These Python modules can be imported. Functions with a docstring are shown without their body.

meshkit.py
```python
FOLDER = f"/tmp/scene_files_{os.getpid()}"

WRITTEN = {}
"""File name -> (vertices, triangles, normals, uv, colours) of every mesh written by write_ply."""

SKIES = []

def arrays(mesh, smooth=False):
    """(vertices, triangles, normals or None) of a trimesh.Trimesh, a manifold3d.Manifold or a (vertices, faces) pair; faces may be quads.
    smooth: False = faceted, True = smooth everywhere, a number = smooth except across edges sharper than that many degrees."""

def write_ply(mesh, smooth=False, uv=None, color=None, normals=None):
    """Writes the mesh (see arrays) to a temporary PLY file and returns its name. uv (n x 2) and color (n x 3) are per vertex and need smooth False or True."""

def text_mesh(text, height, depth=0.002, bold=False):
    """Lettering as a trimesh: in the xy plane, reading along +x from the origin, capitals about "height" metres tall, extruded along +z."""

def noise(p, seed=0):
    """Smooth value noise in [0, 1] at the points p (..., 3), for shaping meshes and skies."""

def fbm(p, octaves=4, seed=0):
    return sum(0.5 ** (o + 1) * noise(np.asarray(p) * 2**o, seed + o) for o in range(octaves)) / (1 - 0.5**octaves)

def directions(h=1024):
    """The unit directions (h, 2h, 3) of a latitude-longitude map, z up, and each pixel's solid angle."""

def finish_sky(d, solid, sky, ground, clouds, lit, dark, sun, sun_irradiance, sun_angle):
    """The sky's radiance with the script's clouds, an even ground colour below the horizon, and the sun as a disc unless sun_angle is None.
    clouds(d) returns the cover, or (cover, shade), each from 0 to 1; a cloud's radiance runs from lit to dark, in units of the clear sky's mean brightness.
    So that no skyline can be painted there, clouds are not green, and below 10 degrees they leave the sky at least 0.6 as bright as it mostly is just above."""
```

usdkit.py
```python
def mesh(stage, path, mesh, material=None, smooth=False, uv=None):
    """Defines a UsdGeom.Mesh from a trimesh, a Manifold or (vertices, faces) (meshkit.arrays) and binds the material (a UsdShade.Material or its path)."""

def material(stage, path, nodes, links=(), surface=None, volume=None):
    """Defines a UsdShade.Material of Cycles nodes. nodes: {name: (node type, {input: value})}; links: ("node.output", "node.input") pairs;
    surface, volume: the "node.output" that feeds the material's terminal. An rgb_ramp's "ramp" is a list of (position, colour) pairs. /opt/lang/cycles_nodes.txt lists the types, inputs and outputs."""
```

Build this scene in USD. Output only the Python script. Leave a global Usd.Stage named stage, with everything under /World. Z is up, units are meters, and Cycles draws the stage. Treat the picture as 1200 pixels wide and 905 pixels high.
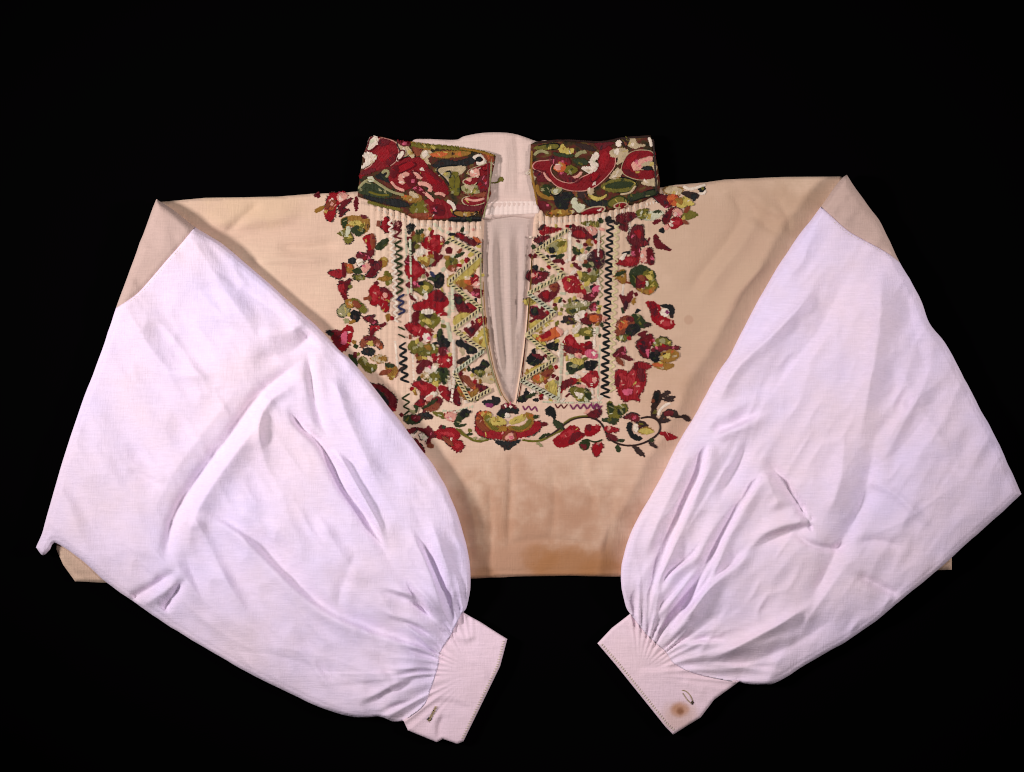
import math
import numpy as np
import trimesh
import shapely
from shapely.geometry import Polygon, LineString
from scipy.spatial import Delaunay
from pxr import Usd, UsdGeom, UsdLux, UsdShade, Gf, Sdf
import usdkit
from meshkit import fbm, noise

rng = np.random.default_rng(7)
stage = Usd.Stage.CreateInMemory()
UsdGeom.SetStageUpAxis(stage, UsdGeom.Tokens.z)
UsdGeom.SetStageMetersPerUnit(stage, 1.0)
UsdGeom.Xform.Define(stage, '/World')
UsdGeom.Scope.Define(stage, '/World/Looks')

# ------------------------------------------------------------------ camera, lamps, exposure
CAM_H = 1.9                      # the camera looks straight down on the table
FRAME_W = 0.90                   # metres of table across the picture
cam = UsdGeom.Camera.Define(stage, '/World/camera')
cam.AddTranslateOp().Set(Gf.Vec3d(0, 0, CAM_H))
cam.CreateHorizontalApertureAttr(36.0)
cam.CreateVerticalApertureAttr(36.0 * 905 / 1200)
cam.CreateFocalLengthAttr(36.0 * CAM_H / FRAME_W)
cam.CreateClippingRangeAttr(Gf.Vec2f(0.05, 20))
cam.CreateFStopAttr(14.0)
cam.CreateFocusDistanceAttr(1.80)
cam.CreateExposureAttr(0.0)


def lamp(name, pos, target, radius, power, color, cone):
    """A copy-stand lamp: a soft spot beside the table aimed at the garment."""
    l = UsdLux.SphereLight.Define(stage, '/World/' + name)
    l.CreateRadiusAttr(radius); l.CreateNormalizeAttr(True)
    l.CreateIntensityAttr(power); l.CreateColorAttr(Gf.Vec3f(*color))
    sh = UsdLux.ShapingAPI.Apply(l.GetPrim())
    sh.CreateShapingConeAngleAttr(cone); sh.CreateShapingConeSoftnessAttr(1.0)
    p, t = Gf.Vec3d(*pos), Gf.Vec3d(*target)
    l.AddTransformOp().Set(Gf.Matrix4d().SetLookAt(p, t, Gf.Vec3d(0, 1, 0.01)).GetInverse())


LAMP = 35.0
lamp('copy_lamp', (-1.60, 0.18, 1.02), (0.14, 0.06, 0.0), 0.13, LAMP * 1.42, (1.0, 0.97, 0.99), 20.0)
lamp('copy_lamp_001', (1.60, 0.18, 1.02), (-0.20, 0.06, 0.0), 0.13, LAMP * 0.72, (1.0, 0.96, 0.96), 20.0)

lamp('flash_lamp', (0.02, 0.42, 1.62), (-0.06, 0.0, 0.0), 0.07, LAMP * 0.27, (1.0, 0.98, 1.0), 21.0)

# ------------------------------------------------------------------ helpers
PX = FRAME_W / 1200.0


def P(px, py, zmm):
    """A point of the photograph at the height zmm (millimetres) above the table, in metres."""
    z = np.asarray(zmm, float) / 1000.0
    k = (CAM_H - z) / CAM_H * PX
    return np.stack([(np.asarray(px, float) - 600.0) * k, (452.5 - np.asarray(py, float)) * k, z], -1)


used = {}


def numbered(parent, name):
    n = used.get((parent, name), 0)
    used[(parent, name)] = n + 1
    return f'{parent}/{name}' if n == 0 else f'{parent}/{name}_{n:03d}'


def put(parent, name, mesh, mat, smooth=False, label=None):
    path = numbered(parent, name)
    m = usdkit.mesh(stage, path, mesh, mat, smooth=smooth)
    if label:
        m.GetPrim().SetCustomDataByKey('label', label)
    if name in ('filling_stitches', 'accent_stitches', 'edge_stitches', 'gathering_stitches', 'edging_stitches', 'seam_stitches', 'dark_stitches'):
        m.GetPrim().SetCustomDataByKey('kind', 'stuff')      # threads too small to tell apart
    return path


def curve(pts, n=8, closed=False):
    """Catmull-Rom through the points."""
    p = np.asarray(pts, float)
    if len(p) < 3 and not closed:
        return np.stack([np.linspace(p[0, k], p[-1, k], n + 1) for k in range(2)], 1)
    q = np.vstack([p[-1:], p, p[:2]]) if closed else np.vstack([2 * p[0] - p[1], p, 2 * p[-1] - p[-2]])
    out, t = [], np.linspace(0, 1, n, endpoint=False)[:, None]
    for i in range(1, len(q) - 2):
        a, b, c, d = q[i - 1], q[i], q[i + 1], q[i + 2]
        out.append(0.5 * (2 * b + (c - a) * t + (2 * a - 5 * b + 4 * c - d) * t**2 + (3 * b - a - 3 * c + d) * t**3))
    if not closed:
        out.append(p[-1:])
    return np.vstack(out)


def sstep(x, a=0.0, b=1.0):
    t = np.clip((x - a) / (b - a), 0, 1)
    return t * t * (3 - 2 * t)


def along(line, x, y):
    """Signed distance to a polyline (positive on its left as drawn on the page), and the share of its length, for points."""
    best = np.full(x.shape, 1e9); sd = np.zeros(x.shape); par = np.zeros(x.shape)
    seg = np.diff(line, axis=0); ln = np.hypot(seg[:, 0], seg[:, 1]); tot = max(ln.sum(), 1e-9); acc = 0.0
    for (ax, ay), (dx, dy), l in zip(line[:-1], seg, ln):
        if l < 1e-9:
            continue
        t = np.clip(((x - ax) * dx + (y - ay) * dy) / l**2, 0, 1)
        ex, ey = x - ax - t * dx, y - ay - t * dy
        d = np.hypot(ex, ey)
        m = d < best
        best[m] = d[m]
        sd[m] = (np.sign(dy * ex - dx * ey) * d)[m]
        par[m] = ((acc + t * l) / tot)[m]
        acc += l
    return sd, best, par




class Folds:
    """A list of folds: ridges (+) and valleys (-) with a round section, or steps whose left side stands higher."""
    def __init__(self, k=1.0):
        self.s, self.k = [], k

    def add(self, kind, amp, sigma, pts, taper=(0.25, 0.25)):
        g = 1.6 if kind == 's' else (1.8 if amp > 0 else 1.35)
        if kind == 'r' and amp < 0:
            sigma = tuple(1.2 * q for q in sigma) if isinstance(sigma, tuple) else 1.2 * sigma
        self.s.append((kind, amp * (1 + (g - 1) * self.k), sigma, curve(pts, 5), taper))

    def __call__(self, x, y):
        z = np.zeros(x.shape)
        for kind, amp, sigma, line, (t0, t1) in self.s:
            s0, s1 = sigma if isinstance(sigma, tuple) else (sigma, sigma)
            r = 5 * max(s0, s1)
            m = (x > line[:, 0].min() - r) & (x < line[:, 0].max() + r) & (y > line[:, 1].min() - r) & (y < line[:, 1].max() + r)
            if not m.any():
                continue
            sd, d, t = along(line, x[m], y[m])
            w = sstep(t, 0, max(t0, 1e-6)) * sstep(1 - t, 0, max(t1, 1e-6))
            s = s0 + (s1 - s0) * t
            if kind == 'c':
                z[m] += amp * w * np.exp(-np.sqrt(d * d + 0.6) / s)
            elif kind == 'r':
                z[m] += amp * w * (0.55 * np.exp(-(d / s)**2) + 0.5 * np.exp(-np.sqrt(d * d + 0.8) / (0.75 * s)))
            else:
                z[m] += amp * w * np.tanh(sd / s) * np.exp(-(d / (3.2 * s))**2)
        return z


def sheet(outline, step, top, bottom):
    """A closed piece of cloth: outline in photograph pixels, top and bottom heights in mm as functions of (x, y)."""
    poly = outline if isinstance(outline, Polygon) else Polygon(outline).buffer(0)
    ring = np.asarray(poly.exterior.segmentize(step).coords)[:-1]
    x0, y0, x1, y1 = poly.bounds
    gx, gy = np.meshgrid(np.arange(x0, x1, step), np.arange(y0, y1, step * 0.9))
    gx = gx + (np.arange(gx.shape[0]) % 2)[:, None] * step * 0.5
    gx, gy = gx.ravel(), gy.ravel()
    m = shapely.contains_xy(poly.buffer(-0.55 * step), gx, gy)
    pts = np.vstack([ring, np.stack([gx[m], gy[m]], 1)])
    tri = Delaunay(pts).simplices
    c = pts[tri].mean(1)
    tri = tri[shapely.contains_xy(poly, c[:, 0], c[:, 1])]
    a, b, cc = pts[tri[:, 0]], pts[tri[:, 1]], pts[tri[:, 2]]
    area = (b[:, 0] - a[:, 0]) * (cc[:, 1] - a[:, 1]) - (b[:, 1] - a[:, 1]) * (cc[:, 0] - a[:, 0])
    tri = tri[np.abs(area) > 1e-6]; area = area[np.abs(area) > 1e-6]
    tri[area > 0] = tri[area > 0][:, ::-1]          # y runs down the page: this faces up
    n = len(pts)
    zt = top(pts[:, 0], pts[:, 1]); zb = np.minimum(bottom(pts[:, 0], pts[:, 1]), zt - 0.4)
    v = np.vstack([P(pts[:, 0], pts[:, 1], zt), P(pts[:, 0], pts[:, 1], zb)])
    # side walls along the edges used once
    e = np.vstack([tri[:, [0, 1]], tri[:, [1, 2]], tri[:, [2, 0]]])
    key = np.sort(e, 1) @ np.array([n, 1])
    _, inv, cnt = np.unique(key, return_inverse=True, return_counts=True)
    e = e[cnt[inv] == 1]
    side = np.vstack([np.stack([e[:, 1], e[:, 0], e[:, 0] + n], 1), np.stack([e[:, 1], e[:, 0] + n, e[:, 1] + n], 1)])
    return v, np.vstack([tri, tri[:, ::-1] + n, side])


def edge_dist(poly):
    ring = poly.exterior

    def f(x, y):
        return shapely.distance(shapely.points(x, y), ring)
    return f


# ------------------------------------------------------------------ materials
def lin(r, g, b):
    f = lambda c: c / 12.92 if c <= 0.04045 else ((c + 0.055) / 1.055)**2.4
    return tuple(f(c / 255.0) for c in (r, g, b))


def cotton(name, c1, c2, stains_and_tones=(), bump=0.24, rough=0.85, slub=1.0):
    """Woven cloth: uneven tint, slubs along the weave, marks and tones (pixel x, y, radius, colour, strength, height ratio)."""
    N = {
        'geo': ('geometry', {}),
        'm1': ('mapping', {'scale': (11.0, 11.0, 11.0)}),
        'n1': ('noise_texture', {'scale': 1.0, 'detail': 4.0, 'roughness': 0.55}),
        'r1': ('map_range', {'from_min': 0.35, 'from_max': 0.65, 'clamp': True}),
        'mixc': ('mix', {'color1': c1, 'color2': c2}),
        'm2': ('mapping', {'scale': (60.0, 900.0, 300.0)}),
        'n2': ('noise_texture', {'scale': 1.0, 'detail': 3.0}),
        'm3': ('mapping', {'scale': (800.0, 90.0, 300.0)}),
        'n3': ('noise_texture', {'scale': 1.0, 'detail': 2.0}),
        'm4': ('mapping', {'scale': (120.0, 150.0, 120.0)}),
        'n4': ('noise_texture', {'scale': 1.0, 'detail': 4.0, 'roughness': 0.6}),
        'add': ('math', {'math_type': 'add'}),
        'add2': ('math', {'math_type': 'multiply_add', 'value2': 1.6}),
        'b': ('bump', {'strength': bump, 'distance': 0.0012}),
        'rs': ('map_range', {'from_min': 0.3, 'from_max': 0.7, 'to_min': 1.0 - 0.05 * slub, 'to_max': 1.0 + 0.04 * slub}),
        'mul': ('mix', {'mix_type': 'multiply', 'fac': 1.0}),
        'p': ('principled_bsdf', {'roughness': rough, 'specular_ior_level': 0.15, 'sheen_weight': 0.08, 'sheen_roughness': 0.5}),
    }
    L = [('geo.position', 'm1.vector'), ('m1.vector', 'n1.vector'), ('n1.fac', 'r1.value'), ('r1.result', 'mixc.fac'),
         ('geo.position', 'm2.vector'), ('m2.vector', 'n2.vector'), ('geo.position', 'm3.vector'), ('m3.vector', 'n3.vector'),
         ('geo.position', 'm4.vector'), ('m4.vector', 'n4.vector'),
         ('n2.fac', 'add.value1'), ('n3.fac', 'add.value2'), ('n4.fac', 'add2.value1'), ('add.value', 'add2.value3'),
         ('add2.value', 'b.height'), ('b.normal', 'p.normal'),
         ('n2.fac', 'rs.value'), ('mixc.color', 'mul.color1'), ('rs.result', 'mul.color2')]
    last = 'mul.color'
    for k, (sx, sy, sr, col, st, ratio) in enumerate(stains_and_tones):
        c = P(sx, sy, 6.0); R = sr * PX
        N[f's{k}'] = ('mapping', {'location': tuple(-c / R * np.array([1, 1 / ratio, 0])), 'scale': (1 / R, 1 / (R * ratio), 0.0)})
        N[f'sn{k}'] = ('noise_texture', {'scale': 55.0, 'detail': 4.0})
        N[f'sl{k}'] = ('math', {'math_type': 'multiply_add', 'value2': 1.1})
        N[f'g{k}'] = ('gradient_texture', {'gradient_type': 'spherical'})
        N[f'gm{k}'] = ('math', {'math_type': 'multiply_add', 'value2': 0.9, 'value3': -0.35})
        N[f'ga{k}'] = ('math', {'math_type': 'multiply', 'use_clamp': True})
        N[f'gs{k}'] = ('map_range', {'range_type': 'smoothstep', 'from_min': 0.05, 'from_max': 0.75, 'to_min': 0.0, 'to_max': st, 'clamp': True})
        N[f'x{k}'] = ('mix', {'color2': col})
        L += [('geo.position', f's{k}.vector'), (f's{k}.vector', f'g{k}.vector'), ('geo.position', f'sn{k}.vector'),
              (f'sn{k}.fac', f'sl{k}.value1'), (f'g{k}.fac', f'sl{k}.value3'),
              (f'sl{k}.value', f'gm{k}.value1'), (f'gm{k}.value', f'gs{k}.value'),
              (f'gs{k}.result', f'ga{k}.value1'), (f'g{k}.fac', f'gx{k}.value'), (f'gx{k}.result', f'ga{k}.value2'),
              (f'ga{k}.value', f'x{k}.fac'), (last, f'x{k}.color1')]
        N[f'gx{k}'] = ('map_range', {'range_type': 'smoothstep', 'from_min': 0.0, 'from_max': 0.35, 'to_min': 0.0, 'to_max': 1.0, 'clamp': True})
        last = f'x{k}.color'
    L.append((last, 'p.base_color'))
    return usdkit.material(stage, '/World/Looks/' + name, N, L, surface='p.BSDF')


def thread(name, col, dark=0.42, light=1.9):
    """Wool or silk thread: each stitch its own tone."""
    c = np.array(col) * (1.25 if max(col) > 0.1 else 1.0)
    N = {'geo': ('geometry', {}),
         'ramp': ('rgb_ramp', {'ramp': [(0.0, tuple(c * dark)), (0.5, tuple(c)), (1.0, tuple(np.minimum(c * light, 0.85)))]}),
         'm': ('mapping', {'scale': (220.0, 220.0, 220.0)}),
         'n': ('noise_texture', {'scale': 1.0, 'detail': 2.0}),
         'ad': ('math', {'math_type': 'multiply_add', 'value2': 0.7, 'value3': 0.0}),
         'ad2': ('math', {'math_type': 'multiply_add', 'value2': 0.45, 'value3': 0.0}),
         'p': ('principled_bsdf', {'roughness': 0.6, 'specular_ior_level': 0.12})}
    L = [('geo.position', 'm.vector'), ('m.vector', 'n.vector'), ('geo.random_per_island', 'ad.value1'),
         ('n.fac', 'ad2.value1'), ('ad2.value', 'ad.value3'), ('ad.value', 'ramp.fac'), ('ramp.color', 'p.base_color')]
    return usdkit.material(stage, '/World/Looks/' + name, N, L, surface='p.BSDF')


WHITE1, WHITE2 = (0.77, 0.64, 0.84), (0.82, 0.645, 0.74)
CREAM1, CREAM2 = (0.655, 0.46, 0.33), (0.61, 0.40, 0.295)
BROWN, RUST = (0.34, 0.14, 0.045), (0.40, 0.16, 0.05)
M_sleeve = cotton('white_cotton', WHITE1, WHITE2)
M_cuff = cotton('cuff_cotton', (0.82, 0.61, 0.70), (0.82, 0.60, 0.65), stains_and_tones=[(794, 838, 30, (0.60, 0.36, 0.24), 0.45, 0.8), (796, 831, 15, (0.46, 0.19, 0.07), 0.75, 0.8), (797, 833, 6, (0.22, 0.07, 0.025), 0.7, 1.0)])
M_body = cotton('cream_linen', CREAM1, CREAM2, stains_and_tones=[
    (610, 730, 310, (0.41, 0.215, 0.13), 0.9, 0.8), (668, 666, 74, BROWN, 0.68, 0.55), (632, 654, 30, BROWN, 0.4, 0.7), (566, 676, 26, BROWN, 0.35, 0.6), (704, 668, 34, BROWN, 0.4, 0.5),  # first a broad tone, browner towards the hem, then small hem stains
    (807, 375, 7, (0.35, 0.16, 0.10), 0.7, 1.0), (850, 330, 200, (0.46, 0.30, 0.20), 0.7, 1.2), (930, 250, 60, (0.45, 0.28, 0.18), 0.5, 0.7), (770, 470, 60, (0.50, 0.31, 0.2), 0.5, 1.4), (300, 240, 90, (0.66, 0.46, 0.28), 0.5, 0.4)])  # small mark, then broader browner tones right, a yellower one upper left
M_panel = cotton('shoulder_linen', (0.55, 0.38, 0.32), (0.55, 0.385, 0.335))
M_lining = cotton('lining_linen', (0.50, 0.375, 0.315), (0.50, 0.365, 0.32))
M_band = cotton('band_linen', (0.74, 0.58, 0.50), (0.74, 0.56, 0.50))
M_neck = cotton('neck_linen', (0.64, 0.47, 0.40), (0.62, 0.44, 0.38))
M_dark = usdkit.material(stage, '/World/Looks/black_velvet', {
    'geo': ('geometry', {}), 'm': ('mapping', {'scale': (700.0, 700.0, 700.0)}), 'n': ('noise_texture', {'scale': 1.0, 'detail': 3.0}),
    'b': ('bump', {'strength': 0.5, 'distance': 0.001}),
    'p': ('principled_bsdf', {'base_color': (0.0012, 0.0011, 0.0012), 'roughness': 1.0, 'specular_ior_level': 0.0})},
    [('geo.position', 'm.vector'), ('m.vector', 'n.vector'), ('n.fac', 'b.height'), ('b.normal', 'p.normal')], surface='p.BSDF')

COL = {
    'R': (0.27, 0.004, 0.009), 'C': (0.20, 0.003, 0.007), 'R2': (0.38, 0.022, 0.028), 'DR': (0.115, 0.006, 0.010), 'RB': (0.21, 0.045, 0.018), 'OR': (0.50, 0.10, 0.025),
    'P': (0.66, 0.30, 0.23), 'PK': (0.58, 0.10, 0.16), 'O': (0.28, 0.13, 0.018), 'Y': (0.50, 0.37, 0.085), 'G': (0.14, 0.115, 0.014),
    'GP': (0.30, 0.26, 0.12), 'LG': (0.55, 0.52, 0.36), 'DG': (0.030, 0.042, 0.012), 'K': (0.012, 0.012, 0.012), 'PL': (0.045, 0.010, 0.016), 'BR': (0.040, 0.018, 0.014),
    'W': (0.74, 0.60, 0.48), 'TAN': (0.50, 0.37, 0.22), 'CY': (0.62, 0.50, 0.27), 'DB': (0.06, 0.026, 0.010), 'N': (0.03, 0.03, 0.08), 'V': (0.20, 0.025, 0.09),
}
THREAD_NAME = {'R': 'crimson', 'C': 'deep_crimson', 'R2': 'scarlet', 'DR': 'dark_red', 'RB': 'russet', 'OR': 'orange', 'P': 'pink', 'PK': 'rose', 'O': 'ochre', 'Y': 'yellow', 'G': 'olive',
               'GP': 'pale_olive', 'LG': 'pale_green', 'DG': 'dark_green', 'K': 'black', 'PL': 'plum', 'BR': 'dark_brown', 'W': 'cream', 'TAN': 'tan', 'CY': 'straw', 'DB': 'brown', 'N': 'navy', 'V': 'purple'}
TH = {k: thread(THREAD_NAME[k] + '_thread', v) for k, v in COL.items()}

# ------------------------------------------------------------------ the black cloth
gx, gy = np.meshgrid(np.linspace(-1.5, 1.5, 121), np.linspace(-1.3, 1.3, 105))
gz = -0.0012 + 0.0016 * (fbm(np.stack([gx * 5, gy * 5, 0 * gx], -1), 3, 3) - 0.5)
gv = np.stack([gx, gy, gz], -1).reshape(-1, 3)
i, j = np.meshgrid(np.arange(104), np.arange(120), indexing='ij')
gq = np.stack([i * 121 + j, i * 121 + j + 1, (i + 1) * 121 + j + 1, (i + 1) * 121 + j], -1).reshape(-1, 4)
put('/World', 'black_cloth', (gv, gq), M_dark, True)
bc = stage.GetPrimAtPath('/World/black_cloth')
bc.SetCustomDataByKey('kind', 'structure'); bc.SetCustomDataByKey('label', 'black velvet cloth spread under the shirt'); bc.SetCustomDataByKey('category', 'cloth')

# ------------------------------------------------------------------ the shirt
SH = '/World/embroidered_shirt'
shirt = UsdGeom.Xform.Define(stage, SH).GetPrim()
shirt.SetCustomDataByKey('label', 'cream folk shirt with embroidered collar and chest, its white sleeves folded forward on black cloth')
shirt.SetCustomDataByKey('category', 'shirt')


def wrinkle(x, y, a=1.0, seed=0):
    p = np.stack([x / 70, y / 70, 0 * x], -1)
    q = np.stack([x / 17, y / 13, 0 * x + 5], -1)
    return a * (2.4 * (fbm(p, 3, seed) - 0.5) + 0.5 * (fbm(q, 3, seed + 9) - 0.5))


def crumple(x, y, a, seed, angle):
    """Creased cotton: sharp ridges and hollows between flat facets, drawn out along an angle."""
    c, s = math.cos(angle), math.sin(angle)
    u, v = x * c + y * s, -x * s + y * c
    w = 0
    for k, (su, sv, amp) in enumerate(((150, 62, 1.0), (80, 30, 0.5), (36, 15, 0.34))):
        q = np.stack([u / su, v / sv, 0 * u + 3.1 * k], -1)
        n = noise(q + 0.35 * noise(q * 1.7, seed + 40 + k)[..., None], seed + k) - 0.5
        w = w + amp * (0.32 - np.sqrt(n * n + 0.0006))
    return a * w


# body front ---------------------------------------------------------------
body_line = [(186, 237), (240, 232), (325, 230.5), (368, 227), (400, 226), (425, 224), (470, 236), (520, 247), (567, 248),
             (567.5, 262), (566, 300), (567, 340), (572, 390), (580, 430), (590, 459), (598, 472), (603, 470),
             (609, 435), (615, 390), (619, 340), (622, 300), (625, 262), (627, 246),
             (680, 243), (730, 234), (768, 221), (790, 217), (825, 214), (850, 210.5), (917, 207.5), (986, 207),
             (1035, 290), (1083, 400), (1110, 500), (1115.5, 600), (1115.5, 668), (1085, 668.5), (1000, 671), (860, 673), (724, 676), (670, 675),
             (615, 675.5), (557, 678), (400, 680), (250, 683), (123, 683), (88, 681.5), (74, 662), (66, 644), (70, 600), (105, 470), (150, 345)]
body_poly = Polygon(body_line).buffer(0)
body_edge = edge_dist(body_poly)
bf = Folds(0.8)
bf.add('r', -2.2, 5, [(262, 276), (285, 255), (308, 236)])
bf.add('r', 1.6, 6, [(290, 309), (330, 304), (390, 305)])
bf.add('r', -2.4, 6, [(320, 290), (355, 291), (402, 286)])
bf.add('s', 2.0, 7, [(230, 262), (270, 268), (320, 262), (360, 255)])
bf.add('r', -2.2, 8, [(798, 356), (825, 318), (857, 277), (888, 222)])
bf.add('r', 1.8, 9, [(815, 360), (842, 322), (872, 283), (902, 230)])
bf.add('r', -1.6, 5, [(850, 222), (880, 250), (915, 276)])
bf.add('s', 1.4, 5, [(865, 215), (885, 240), (925, 262)])
bf.add('r', -1.3, 5, [(905, 225), (920, 250), (925, 275)])
bf.add('r', 1.3, 6, [(840, 390), (862, 345), (905, 300)])
bf.add('r', -1.7, 3.5, [(598, 525), (599, 560), (597, 600), (596, 650)])
bf.add('s', 1.2, 3, [(684, 530), (688, 555), (697, 575), (700, 610)])
bf.add('r', -1.1, 3.5, [(573, 560), (575, 610), (572, 670)])
bf.add('r', -1.0, 4, [(646, 545), (650, 590), (645, 640)])
bf.add('r', 1.0, 6, [(540, 560), (555, 610), (560, 660)])
bf.add('r', -1.0, 4, [(720, 560), (716, 610), (705, 660)])
bf.add('r', -1.0, 4, [(585, 640), (640, 632), (700, 640)])


def body_top(x, y):
    z = np.maximum(5.2 + bf(x, y) + wrinkle(x, y, 0.8, 2), 2.6)
    # gathered pleats under the collar, fading down the chest
    left = sstep(x, 425, 445) * sstep(570 - x, 0, 10); right = sstep(x, 618, 630) * sstep(770 - x, 0, 20)
    ycol = np.where(x < 600, np.interp(x, [420, 487, 565], [233, 257, 262]), np.interp(x, [630, 700, 773], [256, 250, 228]))
    fade = np.exp(-np.clip(y - ycol, 0, None) / 16)
    ph = 2 * np.pi * x / 7.3 + 2.2 * noise(np.stack([x / 21, y / 60, 0 * x], -1), 4)
    z += (left + right) * sstep(490 - y, 0, 30) * (0.30 * np.cos(ph) + 1.0 * np.cos(ph) * fade + 0.8 * fade)
    # the chest slit: its edges are turned under, a little proud
    ds = shapely.distance(shapely.points(x, y), SLIT)
    z += 1.1 * np.exp(-(ds / 3.5)**2)
    z -= 0.6 * np.exp(-((y - np.interp(x, [88, 557, 724, 1115], [672, 669, 667, 659]) - noise(np.stack([x / 25, 0 * x, 0 * x], -1), 77)) / 1.3)**2)   # the hem
    d = body_edge(x, y)
    return z - 2.6 * (1 - np.sqrt(np.clip(1 - (1 - np.clip(d / 3.5, 0, 1))**2, 0, 1)))


SLIT = LineString([(567.5, 262), (566, 300), (567, 340), (572, 390), (580, 430), (590, 459), (598, 472), (603, 470), (609, 435), (615, 390), (619, 340), (622, 300), (625, 262)])
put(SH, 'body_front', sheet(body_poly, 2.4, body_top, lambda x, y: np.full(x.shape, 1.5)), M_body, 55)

# the back seen through the slit and the inside of the neck -------------------
kf = Folds(0.15)
kf.add('r', 1.6, 4, [(578, 252), (577, 320), (583, 400), (592, 460)])
kf.add('r', -1.6, 4, [(586, 255), (587, 330), (590, 400), (596, 455)])
kf.add('r', 1.4, 4, [(596, 255), (597, 330), (598, 400), (600, 455)])
kf.add('r', -1.2, 3, [(606, 258), (607, 330), (606, 400)])
kf.add('r', 1.2, 4, [(614, 258), (613, 330), (609, 400)])
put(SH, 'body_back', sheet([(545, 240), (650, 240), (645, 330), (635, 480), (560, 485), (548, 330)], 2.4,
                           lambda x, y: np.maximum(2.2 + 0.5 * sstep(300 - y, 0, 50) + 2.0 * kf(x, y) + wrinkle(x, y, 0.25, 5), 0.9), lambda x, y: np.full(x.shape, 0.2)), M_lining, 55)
nf = Folds(0.15)
nf.add('r', -1.5, 3.0, [(605, 158), (607, 190), (607, 232)], (0.05, 0.2))
nf.add('r', 1.2, 5, [(592, 158), (593, 190), (590, 232)])
nf.add('r', 1.0, 6, [(548, 164), (560, 190), (585, 205)])
nf.add('s', 1.0, 2.0, [(640, 238), (600, 236), (560, 238)], (0.02, 0.02))
nb = Polygon(curve([(483, 166), (500, 163), (533, 164), (545, 159.5), (570, 155.5), (600, 156.5), (628, 165.5), (645, 172), (645, 250), (600, 254), (556, 254), (550, 205), (500, 200), (483, 190)], 6, True)).buffer(0)
nb_edge = edge_dist(nb)
neck_top = lambda x, y: np.maximum(5.6 + nf(x, y) + wrinkle(x, y, 0.5, 8), 4.2) - 2.0 * (1 - np.sqrt(np.clip(1 - (1 - np.clip(nb_edge(x, y) / 4, 0, 1))**2, 0, 1)))
put(SH, 'neck_facing', sheet(nb, 2.2, neck_top, lambda x, y: np.full(x.shape, 2.6)), M_neck, 55)
bandp = Polygon([(562, 237), (600, 236), (632, 236), (631, 250), (600, 251.5), (563, 252)])
put(SH, 'neck_band', sheet(bandp, 1.8, lambda x, y: 6.0 + 0.25 * np.cos(x * 1.1) + wrinkle(x, y, 0.3, 3), lambda x, y: np.full(x.shape, 4.0)), M_band, 55)

# sleeves --------------------------------------------------------------------
L_inner = [(183, 233.5), (203, 246), (228, 266), (259, 285), (308, 326), (355, 368), (378, 389), (398, 411), (416, 427), (456, 477), (491, 523), (514, 555), (531, 590), (542, 622), (550, 657), (551, 689), (547, 711), (541, 719)]
L_seam = [(541, 719), (528, 745), (517, 763), (513, 783), (504, 810), (496, 828), (474, 845)]
L_lower = [(474, 845), (462, 846), (445, 840), (416, 841), (373, 828), (345, 815), (300, 793), (250, 765), (200, 735), (160, 708), (126, 684), (98, 658), (66, 637), (58, 645), (50, 651), (42.5, 642)]
L_outer = [(42.5, 642), (50, 622), (70, 552), (95, 475), (116, 420), (137, 358), (160, 295), (183, 233.5)]
R_inner = [(992, 205), (983, 213), (960, 245), (933, 280), (907, 320), (881, 366), (857, 413), (840, 440), (814, 487), (790, 528), (770, 568), (744, 614), (731, 650), (728, 681), (733, 709), (739, 720)]
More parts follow.
